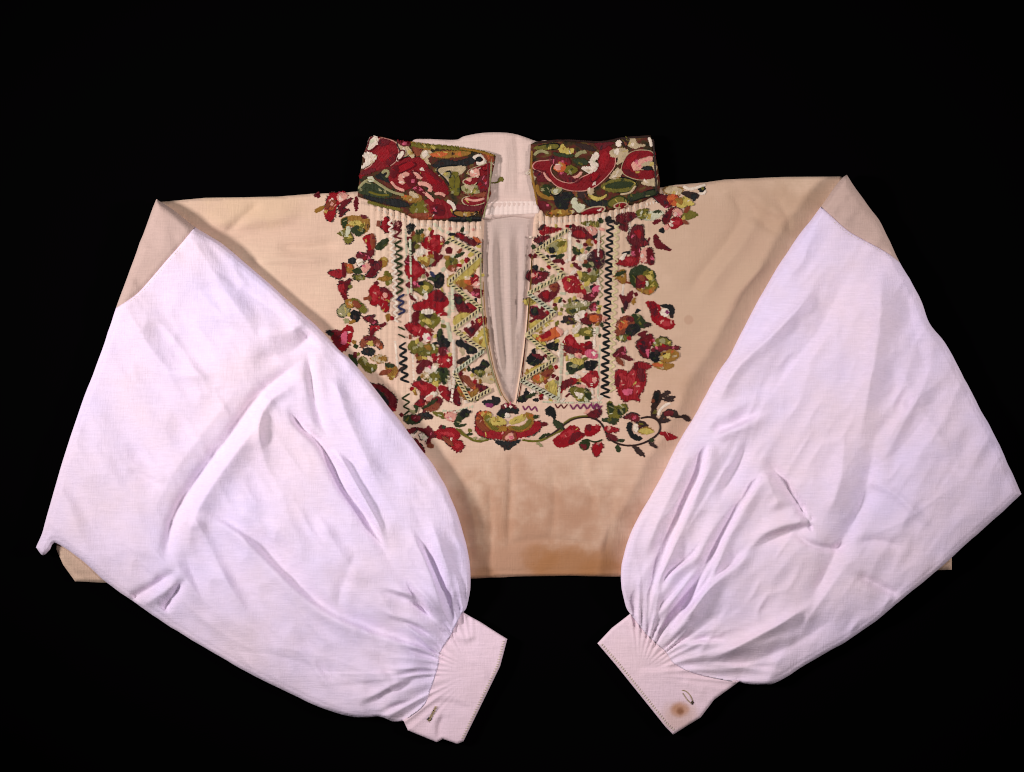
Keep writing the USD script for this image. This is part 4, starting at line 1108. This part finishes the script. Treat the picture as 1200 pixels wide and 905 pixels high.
L('DR', 430, 250, 515, 215, 34); D('DR', 475, 245, 26, 'knot')
tile(690, 270)
with flower('embroidered_flower'):
    B('DG', (356, 400), (380, 336), (470, 304), (534, 338), (585, 380), (574, 444), (510, 454), (450, 402), (400, 434)); B('G', (476, 380), (560, 366), (574, 430), (605, 490), (540, 535), (490, 482)); B('Y', (500, 400), (550, 400), (550, 440))
    B('DR', (396, 440), (460, 398), (514, 440), (470, 505), (406, 484), name='flower_centre'); B('O', (416, 510), (500, 528), (585, 498), (530, 562)); B('DG', (360, 400), (400, 400), (410, 500), (375, 470)); B('RB', (430, 410), (480, 400), (480, 440)); B('LG', (500, 450), (525, 455), (515, 500))
with flower('spray_of_leaves'):
    B('O', (226, 400), (300, 346), (324, 390), (314, 464), (270, 442)); L('DG', 230, 400, 320, 360, 34)
with flower('spray_of_leaves'):
    B('DR', (272, 570), (330, 585), (345, 560), (385, 538), (370, 624), (325, 655), (320, 702), (298, 640)); L('PL', 322, 700, 330, 620, 34)
with flower('embroidered_flower'):
    B('R', (504, 640), (560, 626), (634, 680), (620, 740), (745, 800), (735, 855), (670, 865), (560, 792), (540, 700)); B('DR', (530, 640), (590, 660), (590, 740), (560, 740)); B('K', (616, 660), (720, 656), (755, 700), (724, 774), (686, 692)); D('W', 668, 722, 36); D('V', 690, 720, 16); B('R2', (620, 790), (700, 800), (710, 840), (660, 840))
tile(700, 190)
with flower('embroidered_flower'):
    B('DR', (494, 300), (560, 286), (632, 310), (655, 372), (600, 404), (560, 372)); B('OR', (614, 310), (680, 286), (724, 340), (690, 384), (650, 372)); B('Y', (700, 370), (760, 306), (848, 370), (780, 384), (740, 404)); B('O', (690, 330), (740, 320), (740, 370))
    B('TAN', (586, 250), (640, 216), (740, 236), (724, 284), (640, 284)); B('BR', (740, 270), (800, 256), (895, 290), (850, 334), (780, 304)); B('K', (820, 290), (870, 285), (850, 350)); D('K', 920, 236, 32); D('G', 922, 232, 14)
    S('W', 3.4, (757, 213), (810, 240), (880, 222), (950, 200)); S('W', 3.0, (890, 270), (930, 285), (955, 250))
    B('DR', (576, 500), (620, 430), (664, 398), (644, 480), (600, 545)); B('P', (656, 430), (720, 408), (745, 460), (690, 484)); B('R', (626, 530), (700, 486), (755, 520), (724, 564), (660, 585)); B('R2', (660, 530), (720, 515), (710, 555))
    B('G', (744, 470), (800, 428), (880, 460), (832, 494), (760, 502)); L('RB', 760, 450, 810, 385, 36); D('K', 568, 600, 24); D('P', 606, 572, 22); L('RB', 750, 510, 800, 545, 28)
with flower('spray_of_leaves'):
    B('LG', (398, 500), (430, 438), (560, 428), (575, 460), (480, 514)); L('DG', 488, 442, 575, 432, 26); L('DR', 486, 542, 555, 508, 34); B('Y', (420, 480), (470, 450), (460, 500))
with flower('embroidered_flower'):
    B('DR', (274, 640), (320, 568), (402, 566), (405, 660), (445, 720), (350, 744), (300, 724), (268, 682)); B('R', (330, 610), (380, 610), (370, 670)); B('R', (166, 890), (230, 838), (300, 828), (345, 775), (365, 880), (290, 914)); B('DR', (306, 740), (372, 738), (352, 834), (308, 812)); B('R2', (240, 850), (310, 850), (290, 890))
    B('P', (376, 800), (430, 756), (454, 800), (444, 874), (388, 874)); B('DR', (436, 780), (480, 768), (494, 885), (450, 892)); B('K', (210, 800), (280, 780), (270, 815)); B('W', (200, 850), (250, 800), (230, 850))
B('DR', (496, 655), (520, 636), (564, 710), (645, 772), (570, 764), (508, 742), name='leaf')
# --- right column of flowers ---
tile(600, 240)
with flower('spray_of_leaves'):
    B('DR', (916, 110), (980, 78), (1064, 66), (1084, 110), (1020, 152), (1014, 234), (956, 182)); B('G', (1094, 60), (1190, 38), (1184, 102), (1130, 124)); L('BR', 890, 150, 990, 190, 30); L('DR', 940, 190, 1010, 220, 40)
with flower('embroidered_flower'):
    B('DR', (504, 240), (560, 198), (620, 198), (700, 270), (725, 305), (620, 304), (556, 294)); B('R', (540, 250), (600, 230), (650, 275), (580, 285)); B('G', (610, 160), (740, 146), (765, 192), (680, 194)); D('K', 850, 132, 30, 'leaf'); D('DG', 778, 140, 24, 'leaf'); L('K', 700, 300, 770, 250, 26)
    B('P', (660, 200), (720, 200), (740, 260), (700, 260))
with flower('embroidered_flower'):
    B('DG', (536, 370), (580, 388), (624, 420), (570, 445), (536, 422)); B('W', (566, 470), (650, 426), (694, 440), (622, 494)); B('PL', (666, 440), (760, 386), (814, 420), (810, 520), (760, 565), (680, 512)); B('DR', (720, 400), (790, 410), (790, 470)); B('DG', (636, 390), (694, 366), (684, 404)); B('LG', (560, 340), (620, 360), (600, 390))
    B('DG', (616, 530), (700, 496), (724, 540), (660, 555)); B('GP', (680, 510), (715, 510), (710, 540)); L('DR', 530, 500, 560, 440, 24); L('DR', 530, 510, 610, 570, 34)
with flower('embroidered_flower'):
    B('G', (596, 620), (640, 598), (704, 620), (754, 568), (745, 652), (680, 684), (616, 664)); B('Y', (580, 590), (610, 600), (600, 660)); B('GP', (680, 610), (720, 580), (730, 610))
    B('R', (444, 660), (510, 628), (570, 650), (624, 720), (655, 785), (560, 775), (480, 764), (456, 712)); B('R2', (460, 680), (500, 690), (500, 750), (465, 740)); B('DR', (594, 810), (690, 778), (720, 698), (755, 770), (702, 844)); B('PK', (700, 740), (765, 698), (760, 765)); B('P', (560, 800), (610, 780), (620, 810)); B('K', (530, 840), (570, 830), (600, 860), (550, 870))
tile(600, 350)
with flower('embroidered_flower'):
    B('GP', (456, 60), (560, 26), (684, 40), (622, 92), (500, 84)); B('G', (480, 90), (560, 86), (660, 76), (580, 134), (500, 134)); B('DG', (500, 100), (560, 100), (530, 130)); B('W', (556, 140), (640, 108), (614, 194), (566, 192)); B('BR', (446, 160), (545, 156), (565, 222), (480, 224)); B('DR', (690, 50), (740, 40), (730, 100), (690, 100))
with flower('embroidered_flower'):
    B('RB', (636, 160), (700, 136), (784, 150), (784, 192), (730, 214), (656, 204)); B('OR', (690, 160), (750, 150), (760, 190), (710, 200)); D('P', 815, 180, 24); B('G', (556, 290), (640, 256), (744, 268), (724, 324), (620, 325)); B('Y', (640, 290), (690, 285), (670, 310)); B('W', (536, 270), (590, 226), (604, 250), (556, 304)); B('DR', (600, 190), (650, 170), (690, 220), (640, 220)); B('LG', (735, 260), (760, 260), (750, 320))
with flower('embroidered_flower'):
    B('R', (436, 390), (510, 318), (574, 390), (630, 428), (704, 440), (632, 494), (520, 484), (446, 444)); B('DR', (450, 420), (520, 430), (600, 460), (520, 484)); B('R2', (490, 350), (540, 370), (520, 410)); B('DR', (650, 390), (700, 380), (700, 430), (650, 440)); B('PK', (646, 460), (734, 456), (745, 524), (660, 514)); B('W', (700, 470), (735, 475), (720, 500))
with flower('embroidered_flower'):
    B('DG', (476, 570), (530, 556), (620, 548), (645, 600), (540, 645), (480, 624)); B('Y', (506, 540), (622, 528), (604, 584)); B('GP', (510, 590), (570, 580), (560, 610)); B('K', (636, 560), (745, 548), (734, 614), (660, 634)); B('P', (550, 490), (610, 490), (590, 530)); B('DG', (490, 630), (560, 640), (520, 665))
with flower('embroidered_flower'):
    B('R', (384, 865), (420, 758), (520, 698), (600, 708), (680, 646), (750, 646), (755, 760), (690, 784), (620, 732), (500, 772), (424, 832)); B('R2', (640, 690), (710, 665), (720, 740), (670, 740)); B('DR', (400, 820), (440, 750), (520, 710), (520, 750), (440, 790)); B('P', (700, 700), (740, 700), (730, 740)); B('W', (520, 690), (570, 665), (590, 695))
    B('G', (506, 800), (570, 776), (650, 798), (695, 850), (655, 905), (570, 885)); B('W', (556, 825), (620, 838), (600, 875)); B('DG', (640, 800), (690, 830), (690, 890), (650, 860)); L('P', 560, 760, 650, 780, 24)
tile(0, 0, 1)
cord('W', 5.0, (667.5, 272), (667, 300)); cord('W', 4.6, (655, 413), (657, 440)); cord('LG', 4.0, (653, 322), (660, 318)); cord('W', 4.2, (697, 385), (696, 408)); cord('W', 3.2, (646, 345), (645, 370))
cord('W', 3.4, (693, 448), (695, 468)); cord('W', 3.2, (700, 325), (703, 340))
# --- lattice right of the slit ---
tile(600, 240)

B('Y', (276, 360), (400, 298), (474, 310), (474, 402), (400, 434), (330, 424), name='lattice_fill'); B('GP', (300, 380), (400, 330), (400, 400), (330, 410), name='lattice_fill')
with flower('lattice_flower'):
    B('R', (236, 220), (270, 178), (330, 200), (428, 212), (360, 244), (270, 264)); B('DR', (196, 310), (240, 278), (326, 280), (290, 314), (230, 335)); L('BR', 230, 225, 290, 175, 30)
with flower('lattice_flower'):
    D('K', 350, 400, 28, 'leaf'); L('G', 390, 370, 470, 320, 34); L('DR', 350, 500, 450, 485, 34); L('DG', 380, 470, 460, 440, 34)
with flower('lattice_flower'):
    B('DR', (126, 620), (180, 568), (220, 588), (314, 600), (280, 664), (200, 696), (146, 662)); B('R', (150, 620), (210, 600), (230, 630), (180, 645)); B('K', (170, 550), (220, 530), (220, 570)); D('P', 180, 620, 16)
with flower('lattice_flower'):
    B('DR', (236, 800), (290, 756), (345, 768), (390, 688), (416, 740), (364, 824), (300, 855)); B('RB', (330, 720), (400, 690), (380, 760)); B('R', (270, 780), (320, 775), (310, 830))
tile(600, 350)

for q in (((150, 230), (230, 190), (334, 222), (200, 292)), ((130, 640), (260, 578), (304, 592), (150, 674)), ((296, 760), (380, 718), (394, 852), (320, 812)), ((100, 20), (180, -10), (230, 20), (150, 60)), ((180, 330), (230, 320), (300, 400), (260, 400))):
    B('Y', *q, name='lattice_fill')
with flower('lattice_flower'):
    B('DR', (146, 100), (200, 66), (305, 140), (270, 184), (186, 172)); B('K', (160, 100), (210, 90), (230, 140), (190, 150))
with flower('lattice_flower'):
    B('OR', (216, 350), (300, 306), (380, 256), (445, 300), (380, 344), (270, 374)); B('R', (260, 330), (330, 290), (330, 330), (280, 350)); B('K', (286, 410), (404, 376), (394, 455), (340, 444)); B('P', (390, 260), (440, 280), (430, 320))
with flower('lattice_flower'):
    B('K', (126, 540), (170, 476), (230, 500), (285, 530), (220, 594), (150, 574)); L('DR', 170, 480, 280, 530, 34)
with flower('lattice_flower'):
    B('O', (176, 690), (280, 638), (356, 608), (332, 684), (230, 744)); B('RB', (260, 660), (345, 615), (320, 690)); B('OR', (190, 690), (240, 670), (230, 720))
tile(0, 0, 1)
# slit edges: a line of small overcast stitches
S('GP', 1.5, (563.5, 300), (563.5, 340), (568, 392), (576, 432), (587, 464)); S('BR', 1.1, (566, 280), (565.5, 320)); S('O', 1.4, (623.5, 300), (621.5, 340), (618, 390)); S('RB', 1.3, (616.5, 392), (612, 440), (608, 466))
S('O', 0.9, (566.2, 330), (570, 385), (578, 430), (588, 461), (597, 474)); S('BR', 0.9, (624, 285), (621, 335), (617, 390), (611, 436), (605, 473))
# small knots and threads scattered between the motifs
pr = np.random.default_rng(3)
for (x0, y0, x1, y1, n) in ((480, 268, 528, 472, 260), (668, 262, 706, 466, 230), (533, 290, 564, 470, 120), (624, 280, 660, 470, 120), (722, 258, 758, 400, 16), (404, 300, 460, 440, 14), (478, 474, 560, 510, 12)):
    for k in range(n):
        x, y = pr.uniform(x0, x1), pr.uniform(y0, y1)
        t = pr.uniform(0, 6.28); r = pr.uniform(4.0, 8.0)
        xe, ye = x + r * math.cos(t), y + r * math.sin(t)
        if max(lift[int(y), int(x)], lift[int((y + ye) / 2), int((x + xe) / 2)]) > 0.1 or not x0 - 3 < xe < x1 + 3:
            continue
        L(pr.choice(['DR', 'R', 'G', 'DG', 'O', 'Y', 'GP', 'K', 'RB', 'W'], p=[.16, .14, .16, .12, .1, .1, .07, .06, .05, .04]), x, y, xe, ye, pr.uniform(3.0, 5.0), name='small_leaf')
for (x0, y0, x1, y1, n) in ((478, 268, 566, 472, 210), (622, 264, 706, 472, 210), (722, 258, 760, 400, 14), (400, 262, 460, 440, 18), (440, 474, 545, 515, 16)):
    bags = {}
    for k in range(n):
        x, y = pr.uniform(x0, x1), pr.uniform(y0, y1)
        if lift[int(y), int(x)] > 0.1:
            continue
        t = pr.uniform(0, 3.14); r = pr.uniform(1.6, 3.8); w = pr.uniform(1.0, 2.2)
        c = pr.choice(['W', 'LG', 'Y', 'DR', 'DG', 'P', 'RB', 'K', 'R'], p=[.24, .16, .14, .12, .09, .07, .08, .04, .06])
        if x > 722 or x < 470 or y > 474:
            c = ['DR', 'DG', 'RB'][k % 3]
        for o in np.arange(-w, w, 1.1):
            bags.setdefault(c, []).append((x + r * math.cos(t) - o * math.sin(t), y + r * math.sin(t) + o * math.cos(t), x - r * math.cos(t) - o * math.sin(t) * .8, y - r * math.sin(t) + o * math.cos(t) * .8))
        lift[int(y) - 2:int(y) + 3, int(x) - 2:int(x) + 3] = 0.4
    for c, segs in bags.items():
        put(SH, 'filling_stitches', strips(segs, 1.35, body_top, 0.12, 0.5), TH[c])
for line, cols in (([(524, 279), (563, 298), (526, 331), (564, 362), (531, 386), (567, 411), (532, 437), (551, 470), (574, 457)], ['CY', 'CY', 'CY', 'CY', 'CY', 'LG', 'CY', 'CY']),
                   ([(666, 269), (628, 294), (661, 322), (619, 344), (650, 367), (617, 393), (651, 421), (611, 446), (652, 467)], ['CY', 'CY', 'CY', 'LG', 'CY', 'CY', 'CY', 'LG'])):
    for k, (p0, p1) in enumerate(zip(line[:-1], line[1:])):
        rope(cols[k], ['K', 'BR', 'DG'][k % 3], p0, p1, 5.2)
for q in LATE:
    lattice_bar(*q)
cord('LG', 4.2, (530, 336), (530.5, 366)); cord('W', 3.8, (531, 398), (532, 440), (529, 470)); cord('W', 3.8, (668, 270), (667.5, 306)); cord('LG', 3.8, (659, 402), (657, 440), (654, 470))
cord('LG', 3.0, (480.5, 280), (482, 345)); cord('W', 3.2, (702, 270), (701, 300))
# gathering stitches under the collar
for x0, x1, f in ((440, 564, lambda x: np.interp(x, [420, 487, 565], [233, 260, 264])), (632, 772, lambda x: np.interp(x, [630, 700, 773], [258, 253.5, 232]))):
    for row in (3.5,):
        segs = []
        for x in np.arange(x0, x1, 3.6):
            y = f(x) + row; segs.append((x, y - 2.4, x + 0.8, y + 1.6))
        put(SH, 'gathering_stitches', strips(segs, 1.5, body_top, 0.0, 0.25), TH['W'])

# --- collar, left half ---
STATE.update(host=CL[0], top=CT[0])
tile(360, 150)
B('R', (540, 200), (620, 130), (640, 90), (780, 130), (804, 230), (760, 312), (640, 364), (520, 402), (460, 444), (486, 380), (580, 312), ang=70)
B('DR', (640, 95), (720, 110), (700, 150), (630, 150), ang=60); B('R2', (620, 200), (700, 180), (720, 260), (640, 290), ang=70); B('DR', (700, 290), (780, 230), (770, 300), (720, 330)); B('DR', (470, 400), (560, 360), (600, 370), (520, 410))
B('W', (546, 90), (610, 78), (624, 130), (562, 194), (520, 200), (536, 160)); B('W', (484, 230), (550, 218), (606, 258), (572, 304), (500, 345), (476, 345), (520, 285))
B('TAN', (786, 130), (850, 140), (890, 190), (895, 240), (840, 262), (786, 286), (826, 222)); B('W', (820, 200), (860, 210), (830, 265), (790, 285)); B('TAN', (870, 160), (905, 190), (940, 255), (890, 240)); B('TAN', (996, 240), (1040, 186), (1094, 220), (1060, 270), (1084, 325), (1026, 284)); B('W', (1010, 235), (1045, 200), (1060, 240), (1030, 260))
B('RB', (930, 170), (1000, 180), (990, 240), (950, 240)); B('DR', (800, 110), (900, 125), (880, 160), (810, 140)); B('O', (900, 130), (1080, 150), (1090, 190), (1000, 180))
B('R', (720, 400), (780, 308), (900, 258), (1020, 278), (1080, 370), (1150, 430), (1210, 490), (1240, 580), (1140, 570), (1040, 482), (970, 442), (900, 532), (800, 545), (728, 472), ang=60)
B('R2', (780, 350), (880, 300), (960, 320), (880, 370), (800, 400), ang=40); B('R2', (1040, 400), (1110, 440), (1140, 500), (1070, 470), ang=30); B('DR', (730, 380), (780, 330), (800, 370), (760, 440)); B('DR', (1050, 350), (1120, 410), (1180, 470), (1120, 440))
B('P', (806, 420), (870, 386), (894, 410), (842, 442), (854, 492), (816, 482)); B('P', (916, 380), (980, 396), (1004, 442), (960, 434)); B('DR', (860, 450), (910, 420), (960, 450), (950, 500), (890, 510)); S('P', 3.2, (738, 470), (780, 522), (852, 552)); S('P', 5.0, (975, 488), (1040, 492), (1092, 530), (1070, 556))
B('DG', (450, 520), (520, 478), (620, 500), (720, 560), (745, 602), (640, 614), (500, 585), (456, 572)); S('GP', 3.0, (452, 535), (490, 484), (560, 452), (640, 500), (740, 560), (850, 592)); B('LG', (530, 440), (575, 430), (590, 465), (550, 475)); S('G', 2.4, (540, 560), (630, 590), (720, 590))
B('K', (496, 592), (640, 618), (800, 630), (895, 680), (800, 695), (640, 655), (520, 625)); S('G', 3.6, (530, 650), (680, 690), (820, 720)); B('O', (826, 590), (900, 598), (980, 576), (1004, 640), (920, 655), (850, 624)); B('TAN', (900, 560), (950, 575), (975, 610), (920, 600)); B('G', (906, 700), (1000, 638), (1064, 690), (1054, 755), (940, 755))
B('R', (1036, 640), (1120, 626), (1200, 640), (1290, 700), (1310, 780), (1210, 790), (1100, 795), (1056, 722)); B('RB', (896, 760), (1080, 756), (1084, 804), (960, 795)); B('K', (596, 430), (680, 386), (724, 480), (660, 455)); S('GP', 3.2, (658, 400), (690, 368), (722, 400), (690, 432))
B('DR', (1100, 680), (1190, 690), (1200, 760), (1120, 760)); S('P', 4.2, (1010, 560), (1060, 590), (1110, 640)); S('P', 3.4, (1120, 580), (1180, 575), (1210, 600)); B('DR', (940, 520), (1000, 520), (1040, 590), (970, 570))
tile(480, 150)
B('G', (20, 128), (250, 150), (500, 172), (690, 205), (745, 240), (560, 204), (300, 184), (60, 164)); B('O', (176, 230), (300, 208), (524, 208), (482, 244), (280, 264)); B('OR', (190, 230), (320, 215), (300, 245), (220, 250)); B('K', (196, 330), (300, 278), (420, 290), (560, 248), (565, 304), (480, 334), (380, 324), (280, 350))
B('TAN', (236, 370), (320, 338), (484, 340), (462, 392), (400, 444), (380, 545), (320, 452)); B('G', (346, 420), (424, 398), (434, 575), (370, 564)); B('GP', (310, 400), (360, 380), (350, 440))
S('W', 4.6, (560, 265), (630, 240), (668, 275), (640, 318), (590, 305)); D('K', 605, 278, 26); B('R', (526, 370), (640, 328), (730, 300), (712, 392), (600, 424), (516, 404)); B('R2', (620, 350), (690, 335), (670, 380)); B('P', (536, 385), (600, 366), (606, 432), (560, 445)); B('R', (466, 470), (540, 438), (604, 450), (560, 505), (496, 495)); B('P', (500, 450), (540, 445), (530, 475))
B('GP', (466, 510), (600, 508), (625, 560), (520, 585), (476, 555)); B('TAN', (480, 505), (560, 515), (540, 545)); B('DR', (610, 440), (700, 430), (700, 520), (620, 560)); B('R', (466, 620), (560, 598), (694, 598), (662, 654), (540, 685), (476, 664)); S('P', 2.6, (490, 620), (570, 640), (660, 620)); B('RB', (470, 570), (560, 590), (700, 560), (690, 600), (560, 600))
S('W', 4.2, (330, 640), (385, 675), (395, 720)); B('O', (376, 740), (480, 728), (604, 740), (520, 784), (420, 774)); B('K', (356, 790), (600, 784), (614, 824), (400, 828)); B('DR', (420, 680), (560, 690), (640, 680), (600, 730), (440, 725)); S('DR', 2.6, (690, 300), (690, 480), (680, 600), (640, 760)); S('GP', 2.0, (720, 260), (715, 400), (695, 560), (650, 790))
B('RB', (640, 220), (720, 240), (740, 290), (690, 290)); S('O', 2.4, (440, 180), (600, 205), (740, 245))
# --- collar, right half ---
STATE.update(host=CL[1], top=CT[1])
tile(610, 150)
B('R', (100, 310), (220, 290), (300, 278), (260, 350), (280, 420), (380, 480), (480, 480), (560, 420), (620, 398), (680, 330), (690, 220), (740, 158), (804, 180), (834, 260), (834, 320), (760, 424), (640, 524), (520, 555), (380, 535), (280, 482), (220, 402), (118, 362), ang=70)
B('DR', (256, 260), (400, 256), (444, 330), (380, 322), (300, 332)); B('OR', (296, 340), (350, 306), (394, 330), (372, 385), (310, 372)); B('P', (305, 335), (350, 320), (345, 365), (310, 360)); B('G', (386, 370), (440, 328), (504, 370), (440, 404)); S('P', 3.6, (396, 418), (450, 442), (512, 420), (534, 388)); B('DR', (330, 390), (390, 390), (480, 450), (540, 440), (480, 480), (380, 460))
B('R2', (700, 250), (750, 200), (780, 280), (740, 350), (700, 350), ang=80); B('R2', (620, 430), (690, 390), (680, 440), (620, 480), ang=50)
B('W', (636, 240), (670, 216), (684, 250), (652, 300), (684, 330), (642, 385), (590, 394), (536, 350), (620, 338), (606, 300)); B('DG', (460, 280), (560, 270), (600, 310), (520, 330)); B('Y', (336, 190), (370, 148), (402, 180), (464, 188), (444, 224), (380, 224)); B('DG', (290, 215), (400, 230), (470, 240), (420, 260), (320, 245)); S('GP', 3.4, (118, 240), (170, 200), (244, 222)); S('GP', 4.2, (478, 252), (530, 214), (575, 210))
B('G', (120, 180), (200, 150), (330, 140), (330, 180), (220, 190)); B('BR', (480, 140), (600, 150), (660, 200), (560, 190)); B('DR', (660, 130), (820, 130), (760, 160), (700, 190))
B('TAN', (786, 210), (870, 178), (944, 200), (924, 254), (884, 304), (846, 318), (860, 260), (806, 254)); B('W', (820, 200), (860, 190), (850, 240)); D('W', 865, 138, 30, 'petal'); B('TAN', (936, 130), (990, 86), (1034, 140), (1096, 150), (1010, 178), (950, 164)); S('W', 3.6, (1128, 80), (1142, 120), (1150, 165)); B('BR', (900, 100), (960, 90), (930, 170), (890, 150))
B('R', (886, 370), (940, 238), (1050, 196), (1184, 218), (1196, 260), (1100, 260), (1020, 300), (1010, 352), (1080, 372), (1196, 384), (1186, 444), (1050, 456), (940, 424), ang=70); B('R2', (930, 300), (1000, 240), (1040, 240), (980, 300), (960, 360), ang=60); B('DR', (900, 370), (960, 380), (1040, 430), (960, 420))
B('P', (976, 320), (1060, 278), (1144, 256), (1154, 292), (1080, 322), (1064, 354), (1006, 374)); B('TAN', (1066, 330), (1130, 298), (1194, 330), (1184, 374), (1150, 334)); B('K', (1080, 345), (1140, 340), (1150, 370), (1090, 365))
B('G', (714, 510), (800, 448), (900, 438), (1004, 470), (1015, 524), (930, 565), (820, 565), (736, 542)); L('DG', 740, 512, 1000, 492, 60); B('TAN', (786, 440), (850, 358), (894, 390), (864, 434)); S('TAN', 2.6, (876, 582), (960, 570), (1012, 510)); B('TAN', (1066, 480), (1130, 456), (1194, 450), (1194, 504), (1120, 504)); B('DG', (936, 600), (1060, 568), (1184, 540), (1200, 590), (1080, 614), (980, 645))
S('O', 4.6, (148, 500), (150, 560), (200, 602), (290, 622)); B('DG', (186, 520), (240, 498), (264, 560), (252, 605), (200, 574)); B('GP', (256, 560), (320, 528), (374, 540), (310, 594)); B('LG', (280, 555), (330, 540), (310, 575)); B('K', (296, 620), (360, 568), (464, 570), (424, 660), (400, 725), (326, 702)); B('K', (360, 600), (420, 600), (400, 660))
B('LG', (446, 650), (490, 596), (504, 660), (564, 680), (540, 745), (480, 724)); B('Y', (596, 570), (640, 600), (700, 612), (755, 590), (680, 644), (620, 614)); B('TAN', (590, 540), (640, 540), (635, 575), (600, 580)); B('K', (556, 640), (640, 638), (765, 640), (740, 695), (620, 694)); B('G', (766, 650), (870, 598), (945, 650), (860, 684), (780, 694)); B('R', (816, 690), (880, 658), (945, 670), (900, 714)); B('R', (536, 740), (640, 698), (745, 700), (700, 745), (580, 764))
B('DR', (126, 640), (230, 658), (265, 700), (180, 715)); B('O', (226, 760), (320, 718), (464, 730), (420, 764), (300, 784)); B('TAN', (40, 400), (90, 368), (134, 430), (102, 474)); B('DR', (120, 380), (210, 380), (250, 450), (170, 470)); S('O', 2.4, (100, 200), (96, 350), (120, 520), (150, 680)); S('P', 2.6, (205, 390), (230, 440), (270, 470)); B('BR', (480, 560), (580, 570), (560, 620), (480, 610)); S('BR', 2.2, (140, 130), (400, 110), (700, 125), (900, 90), (1140, 75)); S('BR', 2.2, (1165, 100), (1180, 300), (1195, 560))

# --- a loose end of thread, buttonholes, cuff edging ---
STATE.update(host=SH, top=neck_top)
tile(480, 150)
S('G', 1.8, (715, 482), (765, 482), (800, 462), (815, 440), name='loose_thread'); D('G', 803, 452, 20, 'loose_thread')
tile(0, 0, 1)
STATE.update(host=lcuff, top=lct)
S('BR', 1.5, (510, 829), (507, 835), (502.5, 844), name='buttonhole'); D('K', 503.5, 842.5, 2.4, 'button_knot'); zigzag('TAN', 1.6, 2.0, 0.8, (511.5, 828), (502, 846), name='buttonhole_stitches')
STATE.update(host=rcuff, top=rct)
S('TAN', 1.1, (799, 809), (804, 810), (810, 817), (812, 825), (806, 821), (800, 812), name='buttonhole'); D('BR', 811, 823.5, 1.8, 'button_knot')


def edging(host, top, pts, every=3.1, inset=1.8):
    line = LineString(pts); segs = []
    for s in np.arange(2, line.length - 2, every):
        p, q = line.interpolate(s), line.interpolate(s + 1.0)
        d = np.array([q.x - p.x, q.y - p.y]); n = np.array([-d[1], d[0]])
        segs.append((p.x + n[0] * inset, p.y + n[1] * inset, p.x + n[0] * (inset + 2.6) + d[0], p.y + n[1] * (inset + 2.6) + d[1]))
    put(host, 'edging_stitches', strips(segs, 1.3, top, 0.15, 0.5), TH['W'])


edging(lcuff, lct, [(594, 750), (586, 781), (568, 818), (544, 868)])
edging(rcuff, rct, [(789, 859), (780, 851), (760, 826), (723, 780), (701, 755)], inset=1.8)


def seam(host, top, pts):
    line = LineString(curve(pts, 4)); segs = []
    for q in np.arange(3, line.length - 3, 4.2):
        a0, b0 = line.interpolate(q), line.interpolate(q + 2.8)
        segs.append((a0.x, a0.y, b0.x, b0.y))
    put(host, 'seam_stitches', strips(segs, 0.9, top, 0.1, 0.25), TH['W'])


seam(SH, l_top, [(x + 2.0, y + 2.2) for x, y in L_pan[1:-1]])
seam(SH, r_top, [(x - 2.0, y + 2.4) for x, y in R_pan[1:-1]])
